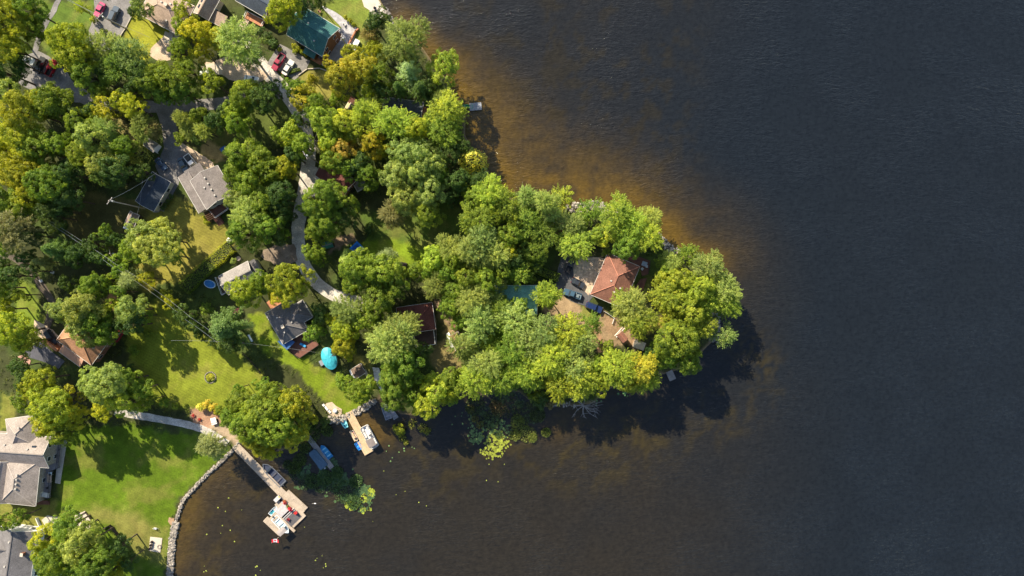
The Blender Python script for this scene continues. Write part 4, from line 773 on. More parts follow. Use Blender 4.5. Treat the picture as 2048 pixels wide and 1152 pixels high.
h.wing(1032, 600, 84, 58, 0, 3.0, 1.5, 'gable', R_TEAL, WHITE, .35, seams=.6, door='X')
h = House('red_hip_roofed_house', 'red brown hip roofed house dappled with tree shade beside the flagstone court', 1230, 560)
h.wing(1230, 561, 90, 70, -67, 3.3, 2.1, 'hip', R_RED, mat('tan_stucco', (.38, .29, .2), .85, .15, 1), vents=((-.05, .12), (-.12, -.2), (-.25, -.08)), door='x')
h.deck([(1236,508),(1262,508),(1300,522),(1296,548),(1284,552),(1280,534)], .7, WOODRED, True, (4, 5), railm=WOODDARK)
h.deck([(1281,558),(1294,556),(1286,580),(1272,592),(1260,588)], .4, WOODRED, False)
h = House('woodland_cabin', 'small red roofed cabin almost hidden in the woods near the north shore', 1105, 462, 'cabin')
h.wing(1107, 464, 32, 26, -40, 2.8, 1.3, 'gable', R_MAROON, BRICKW, .3, win='xX')
h = House('orange_roofed_house', 'orange brown shingled house with a lower plank roofed porch', 172, 695)
h.wing(166, 680, 86, 62, 36, 4.0, 2.4, 'hip', R_ORANGE, BRICKW, .4, vents=((.38, .1),), chim=((-.12, .2),), door='X')
h.wing(145, 710, 52, 21, 36, 2.8, .8, 'shed', mat('pale_orange_planks', (.50, .28, .19), .8, .15, .6, .2), BRICKW, .2, win='')
h.wing(100, 690, 36, 7, 36, 1.9, .2, 'shed', WOODORANGE, WOODORANGE, .05, win='', trim=False)
h = House('large_beige_house', 'large beige shingled house with several gables and long railed terrace', 35, 920)
h.wing(15, 899, 170, 62, 4, 4.6, 2.8, 'gable', R_BEIGE, STONEW, .5, vents=((.30, .12), (.02, .2)), sky=((.36, .2),))
h.wing(45, 866, 64, 60, 82, 4.6, 2.7, 'hip', R_BEIGE, STONEW, .5, vents=((-.2, .1),), win='X')
h.wing(40, 963, 92, 72, -84, 4.6, 2.5, 'hip', R_BEIGE, STONEW, .5, vents=((.1, -.06), (.2, -.06), (0, -.06), (-.1, -.06)))
h.wing(4, 962, 84, 40, -80, 4.4, 2.0, 'gable', R_BEIGE, STONEW, .5, win='')
h.deck([(86,900),(98,872),(124,876),(116,936),(104,942),(100,996),(72,996)], 1.1, mat('grey_terrace', (.30, .27, .27), .85, .12, .6), True, (0, 6), railm=DARKM)
h.deck([(118,880),(134,880),(120,968),(110,966)], .15, CONC, False, name='lower_walk')
h.steps(84, 1001, 90, 4.5, 4, WOODRED)
h.deck([(-10,992),(60,1002),(58,1008),(-10,1000)], .4, WOODGREY, False, name='side_deck')
h = House('corner_grey_house', 'grey shingled house with white trim cut off by the bottom left corner', 30, 1105)
h.wing(30, 1112, 110, 74, -82, 4.2, 2.4, 'gable', R_CHAR, WHITE, .5, vents=((.3, .06), (-.15, .1)), chim=((.1, -.3),))
h.wing(14, 1095, 60, 40, 8, 4.0, 1.9, 'hip', R_CHAR, WHITE, .5, win='')
h.wing(47, 1080, 34, 7, -30, 2.2, .2, 'flat', WHITE, WHITE, .05, win='', trim=False)
h = House('white_shed', 'small white sided shed peeking out between trees above the blue garage', 300, 290, 'shed')
h.wing(302, 290, 24, 18, 35, 2.3, .8, 'gable', R_PALE, WHITE, .2, win='Y')
h = House('tiny_tan_shed', 'tiny tan and brown gabled shed by the grey branches under orange trees', 703, 213, 'shed')
h.wing(699, 217, 20, 17, -60, 2.1, .9, 'gable', mat('yellow_tan_roof', (.42, .33, .18), .9, .2, 1), WOOD, .15, win='')
h.wing(706, 202, 14, 15, -60, 2.3, .5, 'shed', WOODRED, WOODDARK, .1, win='', trim=False)
h = House('shaded_lake_cottage', 'black roofed lake cottage in deep shade under the tall trees', 815, 222)
h.wing(806, 222, 78, 46, 8, 3.2, 1.6, 'gable', R_NAVY, BRICKW, .4, win='X')
h.deck([(846,212),(866,222),(858,245),(838,240)], .4, WOODORANGE, False)
h = House('brown_garden_shed', 'brown roofed garden shed with blue and white toys on the lawn edge', 717, 743, 'shed')
h.wing(717, 742, 24, 21, -32, 2.2, .8, 'gable', R_DARKBR, CREAM, .15, win='X')
h.deck([(722,730),(726,728),(738,752),(733,755)], .2, WOOD, False, name='ramp')
h = House('dark_cube_shed', 'little dark cube shed at the edge of the bright green lawn', 805, 532, 'shed')
h.wing(805, 532, 15, 15, 10, 1.9, .3, 'shed', mat('black_brown_roof', (.06, .045, .045), .9, .3, 2), WOODDARK, .08, win='', trim=False)
h = House('green_tarp_shed', 'low shed with a green roof in the shade next to the gravel road', 655, 489, 'shed')
h.wing(655, 490, 22, 14, -15, 1.9, .4, 'gable', mat('tarp_green_roof', (.03, .14, .10), .8, .2, 1), WOODDARK, .1, win='', trim=False)
h = House('garden_pavilion', 'small red brown roofed pavilion beside the white stairs on the peninsula', 1243, 672, 'shed')
h.wing(1245, 674, 20, 14, 50, 2.2, .5, 'gable', R_RED, WOOD, .1, win='', trim=False)
h = House('point_shelter', 'pale flat roofed shelter among the trees on the southern point', 1278, 690, 'shed')
h.wing(1279, 690, 22, 16, 20, 2.2, .3, 'flat', CONC, WOOD, .1, win='', trim=False)

# ------------------------------------------------------------------ vehicles
def rrect(L, W, r, n_=4, nose=0.0):
    pts = []
    for (sx, sy, a0) in ((1, -1, -90), (1, 1, 0), (-1, 1, 90), (-1, -1, 180)):
        for i in range(n_ + 1):
            a = math.radians(a0 + 90 * i / n_); pts.append((sx * (L / 2 - r) + r * math.cos(a) - (nose * abs(0) if sx > 0 else 0), sy * (W / 2 - r) + r * math.sin(a)))
    return pts
def wheels(t, L, W, r=.34):
    for sx in (-1, 1):
        for sy in (-1, 1):
            w = MB().tube((0, -.11, 0), (0, .11, 0), r, r, 14).build('wheel', BLACK, t, (sx * L * .31, sy * (W / 2 - .10), r))
            MB().tube((0, sy * .10, 0), (0, sy * .13, 0), r * .55, r * .5, 10).build('rim', METAL, w)
def lamps(t, L, W, z):
    for sy in (-1, 1):
        MB().box((0, 0, 0), (.12, .34, .16)).build('headlight', LAMP, t, (L / 2 - .06, sy * (W / 2 - .28), z)); MB().box((0, 0, 0), (.10, .28, .18)).build('tail_light', RED_L, t, (-L / 2 + .04, sy * (W / 2 - .24), z))
def vehicle(name, label, cat, px, py, a, color, kind='car', L=4.6, W=1.84, roofc=None, boxc=None):
    x, y = P(px, py, .8); t = empty(name, (x, y, .02), -math.radians(a)); tag(t, label, cat, 'vehicles parked by the houses'); roofc = roofc or color
    wheels(t, L, W, .34 if kind == 'car' else .40); z0 = .30; zb = {'car': .92, 'suv': 1.08, 'pickup': 1.10}[kind]; zr = {'car': 1.42, 'suv': 1.74, 'pickup': 1.84}[kind]
    b_ = MB(); o_ = rrect(L, W, .42); i_ = [(p[0] * .975, p[1] * .90) for p in o_]
    if kind == 'pickup':
        hl = L / 2; cabx0 = -.35
        b_.prism(rrect(L, W, .3), z0, .72); fr = [(p[0] * .5 + L * .245, p[1] * .98) for p in rrect(L, W, .3)]; fr2 = [(q[0], q[1] * .93) for q in fr]; b_.prism(fr, .72, zb, fr2)
        for sg in (-1, 1): b_.box((-L * .255, sg * (W / 2 - .10), .93), (L * .47, .14, .42))
        b_.box((-L / 2 + .07, 0, .93), (.12, W - .3, .42)); c0, c1 = -.55, 1.15
    else:
        b_.prism(o_, z0, zb - .22); b_.prism(o_, zb - .22, zb, i_); c0, c1 = (-L * .36, L * .20) if kind == 'car' else (-L * .46, L * .18)
    b_.build('body', PAINT, t, color=color)
    cw = W / 2 - .13; rw = W / 2 - .32; f0, f1 = (c0 + .55, c1 - .62) if kind == 'car' else (c0 + .22, c1 - .45)
    if kind == 'pickup': f0, f1 = c0 + .15, c1 - .55
    g = MB(); g.prism([(c0, -cw), (c1, -cw), (c1, cw), (c0, cw)], zb - .02, zr - .05, [(f0, -rw), (f1, -rw), (f1, rw), (f0, rw)]); g.build('windows', GLASS, t)
    rf = MB(); ro = [(q[0] + (f0 + f1) / 2, q[1]) for q in rrect(f1 - f0 + .12, 2 * rw + .12, .18)]; rf.prism(ro, zr - .06, zr + .01, [(q[0] * .98 + .0, q[1] * .94) for q in ro])
    for sg in (-1, 1):
        for (xa, xb) in ((c0, f0), (c1, f1), ((c0 + c1) / 2, (f0 + f1) / 2)): rf.tube((xa, sg * cw, zb), (xb, sg * rw, zr - .03), .045, .04, 5)
    rf.build('car_roof', PAINT, t, color=roofc); lamps(t, L, W, .72)
    for sg in (-1, 1): MB().box((0, 0, 0), (.14, .22, .14)).build('mirror', PAINT, t, (c1 - .35, sg * (W / 2 + .06), zb + .02), color=color)
    if kind == 'pickup':
        MB().box((0, 0, 0), (L * .44, W - .34, .04)).build('bed_floor', BLACK if not boxc else FABRIC, t, (-L * .255, 0, .75), color=boxc)
        if boxc:
            s_ = MB(); s_.box((-L * .28, .1, .98), (.9, .8, .4)); s_.ball((-L * .18, -.4, .95), .3, .7, jit=.2); s_.build('cargo', FABRIC, t, color=boxc)
    return t
vehicle('pickup_truck', 'red pickup truck beside the white box trailer at the left', 'pickup truck', 103, 136, -62, (.36, .008, .02), 'pickup', 5.0)
vehicle('parked_car', 'pink red hatchback on the upper left driveway, left one of two', 'car', 199, 19, 118, (.50, .04, .13), 'car', 4.3)
vehicle('parked_suv', 'dark blue SUV beside the pink red car on the top driveway', 'SUV', 228, 28, -66, (.045, .07, .10), 'suv', 4.6)
vehicle('pickup_truck', 'maroon pickup truck with a dark bed left of the white car', 'pickup truck', 557, 124, 122, (.30, .02, .06), 'pickup', 5.2)
vehicle('parked_car', 'silver white car parked below the green metal roofed house', 'car', 576, 135, -58, (.62, .60, .55), 'car', 4.7)
vehicle('pickup_truck', 'white pickup truck with a loaded bed above the grey roofed house', 'pickup truck', 384, 326, 53, (.80, .80, .78), 'pickup', 5.6, 1.98, boxc=(.10, .10, .09))
vehicle('parked_car', 'dark teal car left of the white pickup on the asphalt drive', 'car', 366, 330, 63, (.05, .09, .12), 'car', 4.6)
vehicle('parked_car', 'dark blue car in deep shade above the navy roofed garage', 'car', 322, 328, 50, (.03, .06, .12), 'car', 4.1)
vehicle('parked_car', 'red car hidden in shade right of the orange brown roofed house', 'car', 236, 670, -55, (.30, .012, .03), 'car', 4.2)
vehicle('parked_suv', 'black SUV left of the orange brown roofed house', 'SUV', 102, 675, 55, (.025, .03, .04), 'suv', 4.7)
vehicle('pickup_truck', 'black pickup truck nose up at the top of the asphalt court', 'pickup truck', 1141, 530, -68, (.02, .02, .022), 'pickup', 5.0)
vehicle('parked_car', 'small dark car in shade at the corner of the flagstone court', 'car', 1156, 566, 28, (.03, .035, .045), 'car', 3.9)
vehicle('pickup_truck', 'blue grey pickup truck on the dirt drive, above the dark blue SUV', 'pickup truck', 1145, 588, 198, (.05, .10, .15), 'pickup', 5.2, boxc=(.16, .20, .22))
vehicle('parked_suv', 'dark blue SUV on the grass by the corner of the red brown roof', 'SUV', 1188, 615, 22, (.012, .025, .09), 'suv', 4.8, 1.95)
# trailers
x, y = P(62, 121, 2); t = empty('box_trailer', (x, y, 0), -math.radians(30)); tag(t, 'white box trailer with dirty roof beside the red pickup', 'trailer')
MB().box((0, 0, 1.65), (3.2, 2.1, 2.2)).build('trailer_box', mat('dirty_white_roof', (.62, .62, .56), .6, .35, .8, .3), t); MB().box((0, 0, .5), (3.3, 2.0, .12)).build('chassis', DARKM, t)
for sy in (-1, 1): MB().tube((0, sy * .95, .36), (0, sy * 1.12, .36), .34, .34, 12).build('wheel', BLACK, t)
MB().tube((1.6, 0, .5), (2.6, 0, .5), .06).build('drawbar', DARKM, t)
vehicle('pickup_truck', 'black pickup truck with open bed between white trailer and red pickup', 'pickup truck', 80, 130, -62, (.02, .022, .025), 'pickup', 4.9, boxc=(.14, .14, .14))

# ------------------------------------------------------------------ boats, docks
def hull_pts(L, W, n_=7, bow=.45, square=False):
    pts = []
    for i in range(n_ + 1):
        s_ = i / n_; xx = -L / 2 + L * s_; wv = 1 if s_ < 1 - bow else math.sqrt(max(0, 1 - ((s_ - (1 - bow)) / bow) ** 2)) if not square else 1 - .35 * (s_ - (1 - bow)) / bow
        pts.append((xx, W / 2 * wv))
    lo = [(p[0], -p[1]) for p in pts]; up = [p for p in pts[::-1] if p[1] > 1e-4]; return [p for p in lo] + [p for p in up if (p[0], -p[1]) not in [(q[0], q[1]) for q in lo] or p[1] > 1e-4]
def boat(name, label, px, py, a, L, W, hullc, inc, seats=2, seatc=(.7, .7, .68), motor=True, cover=None, square=False, shield=True, z=-.3, group=None, cat='boat'):
    x, y = P(px, py, 0); t = empty(name, (x, y, z), -math.radians(a)); tag(t, label, cat, group)
    o_ = hull_pts(L, W, square=square); n_ = len(o_); dn = [(p[0] * .94, p[1] * .72) for p in o_]; i_ = [(p[0] * .93, p[1] * .84) for p in o_]; fl = [(p[0] * .9, p[1] * .72) for p in o_]
    h_ = MB(); vs_ = [(p[0], p[1], -.15) for p in dn] + [(p[0], p[1], .48) for p in o_] + [(p[0], p[1], .48) for p in i_] + [(p[0], p[1], .12) for p in fl]
    fs = [tuple(range(n_))[::-1]]
    for k in range(3): fs += [(k * n_ + i, k * n_ + (i + 1) % n_, (k + 1) * n_ + (i + 1) % n_, (k + 1) * n_ + i) for i in range(n_)]
    h_.add(vs_, fs).build('hull', PAINT, t, color=hullc); MB().prism(fl, .10, .14).build('floor', FABRIC, t, color=inc)
    if cover: MB().prism([(p[0] * .99, p[1] * 1.02) for p in o_], .47, .62, [(p[0] * .9, p[1] * .6) for p in o_]).build('boat_cover', FABRIC, t, color=cover)
    else:
        for k in range(seats):
            xx = -L * .3 + L * .5 * k / max(1, seats - 1); MB().box((xx, 0, .30), (.38, W * .70, .14)).build('seat', FABRIC, t, color=seatc)
        if shield: MB().prism([(L * .16, -W * .36), (L * .22, -W * .3), (L * .22, W * .3), (L * .16, W * .36)], .48, .8).build('windscreen', GLASS, t)
    if motor:
        m_ = MB(); m_.box((-L / 2 - .18, 0, .62), (.42, .34, .42)); m_.tube((-L / 2 - .2, 0, .45), (-L / 2 - .25, 0, -.2), .07); m_.build('outboard_motor', METAL if cover else DARKM, t)
    return t
def dock(name, label, px0, py0, px1, py1, w, m, z=.15, group='wooden docks along the shore', floats=False):
    a = Vector((*P(px0, py0, z), 0)); b_ = Vector((*P(px1, py1, z), 0)); L = (b_ - a).length; c = (a + b_) / 2
    t = empty(name, (c.x, c.y, 0), math.atan2(b_.y - a.y, b_.x - a.x)); tag(t, label, 'dock', group)
    n_ = int(L / .2); pb = MB()
    for i in range(n_): pb.box((-L / 2 + L * (i + .5) / n_, random.uniform(-.02, .02), z - .025 + random.uniform(-.006, .006)), (L / n_ - .022, w, .05))
    q = pb.build('planks', m, t); q['kind'] = 'stuff'
    fb = MB()
    for sg in (-1, 1): fb.box((0, sg * (w / 2 + .03), z - .10), (L, .08, .2))
    fb.build('frame', m, t)
    for i in range(max(2, int(L / 4)) + 1):
        for sg in (-1, 1): MB().tube((0, 0, -1.4), (0, 0, z + .12), .07).build('pile', WOODDARK, t, (-L / 2 + .15 + (L - .3) * i / max(2, int(L / 4)), sg * (w / 2 + .12), 0))
    return t
# long L shaped dock
d = dock('long_dock', 'long weathered plank dock running out from the stone shore wall', 472, 893, 604, 1028, 2.15, WOOD)
def plat(t, px, py, Lp, Wp, a, m, z=.15, name='platform'):
    x, y = P(px, py, z); q = Matrix.Rotation(-t.rotation_euler.z, 3, 'Z') @ Vector((x - t.location.x, y - t.location.y, 0)); n_ = max(2, int(Lp / S / .2)); pb = MB(); L = Lp / S; W = Wp / S
    for i in range(n_): pb.box((-L / 2 + L * (i + .5) / n_, 0, z - .02), (L / n_ - .02, W, .05))
    pb.box((0, W / 2, z - .12), (L, .08, .2)); pb.box((0, -W / 2, z - .12), (L, .08, .2)); pb.box((L / 2, 0, z - .12), (.08, W, .2)); pb.box((-L / 2, 0, z - .12), (.08, W, .2))
    return pb.build(name, m, t, (q.x, q.y, 0), -math.radians(a) - t.rotation_euler.z)
plat(d, 590, 1004, 52, 18, 43, WOOD, .158); plat(d, 563, 1019, 24, 22, -44, mat('pale_grey_boards', (.45, .42, .42), .8, .12, 1), .166); plat(d, 596, 1040, 34, 10, -44, WOOD, .162)
plat(d, 550, 1033, 46, 11, -44, WOOD, .15); plat(d, 546, 1052, 42, 13, 43, WOOD, .17); plat(d, 573, 1048, 44, 5, 43, WOOD, .162); plat(d, 557, 1009, 12, 10, -44, WOOD, .174)
x, y = P(585, 1035, .2)
t = empty('float_platform', (x, y, .0), math.radians(44)); tag(t, 'dark grey swim platform framed by pale boards and red chairs', 'platform')
MB().box((0, 0, .20), (4.2, 3.2, .06)).build('mat', mat('dark_platform_mat', (.09, .085, .09), .8, .15, 1), t); MB().box((0, 1.65, .24), (4.3, .12, .12)).build('edge_rail', WHITE, t); MB().box((0, 1.1, .25), (4.0, .07, .04)).build('stripe', WHITE, t)
boat('fishing_boat', 'blue white boat in the square slip of the L shaped dock', 563, 1050, 47, 6.2, 2.3, (.55, .62, .66), (.42, .55, .60), 3, seatc=(.62, .68, .70))
x, y = P(563, 1063, 2.2); t = empty('boat_canopy', (x, y, 0), math.radians(42)); tag(t, 'small grey cloth sunshade over the boat in the L shaped dock slip', 'canopy')
MB().xsec([(-.85, 2.1), (0, 2.22), (.85, 2.1), (.85, 2.06), (0, 2.18), (-.85, 2.06)], -1.3, 1.3).build('cloth', FABRIC, t, color=(.33, .29, .27))
for sx in (-1.2, 1.2):
    for sy in (-.8, .8): MB().tube((sx, sy, .2), (sx, sy, 2.08), .03).build('pole', METAL, t)
boat('jet_ski', 'small teal and white jet ski beside the L shaped dock', 547, 1021, -48, 3.1, 1.15, (.70, .74, .76), (.04, .28, .36), 2, seatc=(.03, .22, .28), motor=False, shield=False, cat='jet ski')
boat('covered_boat', 'black and dark blue open motor boat tied along the long dock', 546, 948, 225, 8.2, 2.75, (.10, .11, .13), (.035, .045, .08), 3, seatc=(.08, .08, .10), square=False)
# pots, chairs, dock box, flag on the dock
def chair(px, py, a, color, label, z=0.0, group='outdoor chairs', kind='chair'):
    x, y = P(px, py, z); t = empty(kind, (x, y, z), -math.radians(a)); tag(t, label, 'chair', group); s_ = MB().box((0, 0, .42), (.60, .60, .08)).build('seat', PAINT, t, color=color)
    MB().xsec([(-.3, 0), (.3, 0), (.26, .62), (-.26, .62)], -.03, .03).build('backrest', PAINT, t, (-.32, 0, .42), color=color)
    for sx in (-.25, .25):
        for sy in (-.25, .25): MB().tube((sx, sy, 0), (sx, sy, .4), .03).build('leg', PAINT, t, color=color)
    for sy in (-.31, .31): MB().box((0, sy, .62), (.6, .10, .04)).build('armrest', PAINT, t, color=color)
    return t
RC = (.55, .035, .04)
for i, (px, py, a, lb) in enumerate([(571,1006,60,'red chair nearest the dock box on the floating dock'),(579,1017,120,'red chair in the middle of the row on the floating dock'),(583,1020,40,'red chair just below the middle one on the floating dock'),(593,1024,-120,'red chair with white cushion near the dock corner'),(578,1038,30,'red chair on the dark swim platform')]): chair(px, py, a, RC, lb, .18, 'red chairs on the floating dock')
def planter(px, py, r, fc, label, z=0.0, n_=60):
    x, y = P(px, py, z); t = empty('flower_pot', (x, y, z)); tag(t, label, 'flower pot', 'flower pots'); MB().tube((0, 0, 0), (0, 0, .4), r * .6, r * .8, 12).build('pot', BRICKW, t)
    rng = np.random.default_rng(int(px)); p = rng.normal(size=(n_, 3)) * np.array([r * .5, r * .5, .12]) + np.array([0, 0, .5]); q, f, tt = leaves(p, np.tile([0, 0, 1.], (n_, 1)), .22, rng.uniform(.3, .9, n_), rng, .6)
    o = bpy.data.objects.new('flowers', np_mesh('flowers', q, f, FOL, {'tint': ('FACE', 'FLOAT', tt)})); C.objects.link(o); o.parent = t; o.color = (*fc, 1); return t
planter(570, 1002, .6, (.5, .16, .05), 'orange flowers in a pot beside the dock box', .18); planter(576, 1012, .45, (.16, .22, .03), 'green leafy pot between red chairs on the dock', .18); planter(580, 1015, .5, (.6, .03, .06), 'pot of deep red flowers on the dock', .18); planter(591, 1026, .4, (.65, .1, .06), 'pot of orange red flowers near the dock corner', .18)
planter(388, 831, .6, (.5, .03, .03), 'upper clump of red flowers in the brown bed'); planter(400, 838, .5, (.5, .05, .04), 'lower clump of red flowers in the brown bed')
plant(420, 754, 9, 'H', 'y', .9); plant(426, 757, 6, 'H', 'w', .7); plant(417, 760, 5, 'H', 'g', .6)
x, y = P(555, 997, .5); t = empty('dock_box', (x, y, .18), math.radians(45)); tag(t, 'grey storage box at the inner side of the dock', 'box'); MB().box((0, 0, .3), (1.9, 1.0, .6)).build('box_body', mat('grey_box', (.4, .39, .4), .7, .1, 1), t); MB().box((0, 0, .64), (2.0, 1.1, .08)).build('lid', mat('grey_lid', (.48, .46, .46), .7, .1, 1), t); MB().box((.8, 0, .72), (.35, .5, .1)).build('cushion', FABRIC, t, color=(.6, .5, .12))
x, y = P(558, 1074, .2); t = empty('flagpole', (x, y, .15), 0); tag(t, 'leaning flagpole with a red and white maple leaf flag off the dock', 'flag')
ex, ey = P(543, 1086, 2.6); dx, dy = ex - x, ey - y; MB().tube((0, 0, 0), (dx, dy, 2.5), .05).build('pole', WOOD, t)
f = MB(); f.v = [(0, 0, 0), (1.3, .25, 0), (1.3, .25, -.0), (0, 0, 0)]; fl = empty('flag', (0, 0, 0)); C.objects.unlink(fl); 
fx, fy = dx + .05, dy
def fpt(u, v): return (fx + u * 1.9, fy + v * 1.0 + .18 * math.sin(u * 4), 2.25 + .12 * math.sin(u * 5 + 1) + v * .25)
def fq(u0, u1, name, col, parent, dz=0):
    vs_ = []; fs = []; k = 5
    for i in range(k + 1):
        u = u0 + (u1 - u0) * i / k; p = fpt(u, 0); q = fpt(u, 1); vs_ += [(p[0], p[1], p[2] + dz), (q[0], q[1], q[2] + dz)]
        if i: fs.append((2 * i - 2, 2 * i - 1, 2 * i + 1, 2 * i))
    return MB().add(vs_, fs).build(name, FABRIC, parent, color=col)
fo = fq(.25, .75, 'flag_cloth', (.75, .75, .75), t); fq(0, .25, 'red_bar', (.6, .02, .03), fo); fq(.75, 1, 'red_bar', (.6, .02, .03), fo)
leaf = [(0, .42), (.07, .25), (.17, .3), (.14, .08), (.3, .2), (.42, .1), (.3, -.02), (.36, -.08), (.12, -.22), (.02, -.2), (.02, -.4), (-.02, -.4), (-.02, -.2), (-.12, -.22), (-.36, -.08), (-.3, -.02), (-.42, .1), (-.3, .2), (-.14, .08), (-.17, .3), (-.07, .25)]
vs_ = []
for (a_, b2) in leaf: p = fpt(.5 + a_ * .45, .5 + b2 * .9); vs_.append((p[0], p[1], p[2] + .02))
MB().add(vs_, [tuple(range(len(vs_)))]).build('maple_leaf', FABRIC, fo, color=(.6, .02, .03))
# dock with blue boats
dock('narrow_dock', 'narrow grey plank dock in the shade between two blue boats', 611, 868, 664, 936, 1.35, WOODGREY)
boat('fishing_boat', 'bright blue open boat on the right side of the narrow dock', 652, 903, 232, 4.6, 1.8, (.03, .22, .48), (.04, .30, .55), 3, seatc=(.25, .55, .70), shield=False)
x, y = P(636, 919, .5); t = empty('pontoon_boat', (x, y, -.3), -math.radians(232)); tag(t, 'pontoon boat under a slate blue canvas cover left of the narrow dock', 'boat')
pts = [(3.1, -.9), (3.1, .9), (2.5, 1.25), (-1.6, 1.25), (-1.6, 1.45), (-2.9, 1.3), (-2.9, -1.1), (-2.6, -1.35), (2.5, -1.25)]
MB().prism(pts, .45, .95, [(p[0] * .96, p[1] * .92) for p in pts]).build('boat_cover', FABRIC, t, color=(.075, .13, .19))
for sg in (-.85, .85): MB().tube((-2.9, sg, .1), (3.1, sg, .1), .3, .28, 10).build('float_tube', METAL, t)
MB().box((-3.15, 0, .6), (.4, .4, .5)).build('outboard_motor', METAL, t); MB().tube((-1.5, -.4, .98), (1.2, .3, .97), .03).build('seam', FABRIC, t, color=(.2, .26, .32))
# pontoon dock
d = dock('tan_dock', 'tan decked dock leading from the lawn to the pontoon boat', 697, 824, 729, 884, 2.0, WOODTAN)
plat(d, 731, 893, 30, 20, 60, WOODTAN, .158); plat(d, 706, 872, 5, 22, -28, WOODTAN, .16, 'finger')
x, y = P(739, 874, .5); t = empty('pontoon_boat', (x, y, -.3), -math.radians(-118)); tag(t, 'white pontoon boat with grey sunshade tied to the tan dock', 'boat')
MB().prism([(p[0], p[1]) for p in rrect(6.9, 2.55, .6)], .42, .52).build('deck', mat('white_boat_deck', (.70, .69, .66), .5, .08, 1), t)
for sg in (-.9, .9): MB().tube((-3.3, sg, .1), (3.4, sg, .1), .32, .28, 10).build('float_tube', METAL, t)
q = MB(); o_ = rrect(6.8, 2.45, .55)
for i in range(len(o_)):
    a = o_[i]; b2 = o_[(i + 1) % len(o_)]; q.tube((a[0], a[1], 1.2), (b2[0], b2[1], 1.2), .035, n=5); mx_ = ((a[0] + b2[0]) / 2, (a[1] + b2[1]) / 2); L_ = math.hypot(b2[0] - a[0], b2[1] - a[1]); q.box((mx_[0], mx_[1], .85), (L_, .04, .6), math.atan2(b2[1] - a[1], b2[0] - a[0]))
q.build('side_panels', mat('white_panel', (.72, .72, .70), .4, .05, 1), t)
for (u, v, w_, d_) in ((2.7, .7, 1.0, .6), (2.7, -.7, 1.0, .6), (1.0, .8, 1.6, .55), (-2.8, 0, .6, 1.7), (1.6, -.85, 1.0, .45)): MB().box((0, 0, 0), (w_, d_, .4)).build('bench_seat', FABRIC, t, (u, v, .75), color=(.60, .57, .53))
MB().box((0, 0, 0), (.5, .7, .8)).build('helm', PAINT, t, (.4, -.5, .95), color=(.08, .08, .09))
MB().xsec([(-1.15, 2.25), (-.4, 2.38), (.4, 2.38), (1.15, 2.25), (1.15, 2.21), (.4, 2.34), (-.4, 2.34), (-1.15, 2.21)], -2.6, -.3).build('sunshade', FABRIC, t, color=(.20, .17, .16))
for u in (-2.5, -.4):
    for v in (-1.1, 1.1): MB().tube((u, v, .5), (u, v, 2.25), .025).build('shade_pole', METAL, t)
MB().box((-3.6, 0, .6), (.45, .4, .5)).build('outboard_motor', DARKM, t)
boat('small_boat', 'little cream open boat left of the tan dock', 709, 872, 60, 3.4, 1.1, (.62, .55, .46), (.45, .34, .26), 2, seatc=(.5, .2, .18))
boat('pedal_boat', 'bright blue pedal boat at the outer left corner of the tan dock', 717, 892, 62, 2.3, 1.5, (.02, .22, .62), (.03, .28, .65), 2, seatc=(.02, .12, .45), motor=False, shield=False, square=True, cat='pedal boat')
boat('pedal_boat', 'aqua and white pedal boat by the rocks at the shore', 689, 847, 62, 2.7, 1.6, (.30, .68, .70), (.20, .58, .64), 2, seatc=(.03, .15, .22), motor=False, shield=False, square=True, cat='pedal boat')
boat('aluminium_boat', 'grey boat with a red cushion under the trees at the inlet', 772, 822, 250, 4.9, 1.9, (.30, .32, .37), (.20, .22, .27), 3, seatc=(.30, .30, .34), z=-.25)
boat('aluminium_boat', 'second grey boat right beside the one with the red cushion', 785, 825, 236, 4.0, 1.5, (.32, .33, .36), (.28, .28, .32), 2, seatc=(.34, .34, .36), motor=False, shield=False, z=-.25)
boat('upturned_boat', 'white blue boat hull lying below the small tan and grey shed', 258, 456, 22, 2.6, 1.2, (.60, .68, .74), (.5, .58, .64), 1, motor=False, shield=False, cover=(.62, .68, .72), z=.1)
boat('canoe', 'green canoe beside the small floating dock on the north shore', 934, 213, 185, 3.2, 1.0, (.02, .35, .14), (.02, .25, .10), 2, seatc=(.3, .4, .3), motor=False, shield=False, cat='canoe')
dock('floating_dock', 'small grey floating dock beside the green canoe', 939, 214, 963, 212, 2.0, mat('blue_grey_boards', (.30, .31, .34), .8, .15, 1))
dock('floating_dock', 'small grey dock at the southern point under dark trees', 1338, 742, 1346, 760, 1.8, WOODGREY)
dock('stone_step_dock', 'pale square dock with three dark chairs at the top shore', 748, 14, 765, 33, 3.4, mat('pale_dock', (.55, .48, .42), .85, .1, 1), .2)
for i, (px, py) in enumerate(((751, 18), (753, 24), (756, 27))): chair(px, py, 30, (.03, .03, .03), ['dark chair nearest the top on the pale shore dock', 'middle dark chair on the pale shore dock', 'lowest dark chair on the pale shore dock'][i], .2)
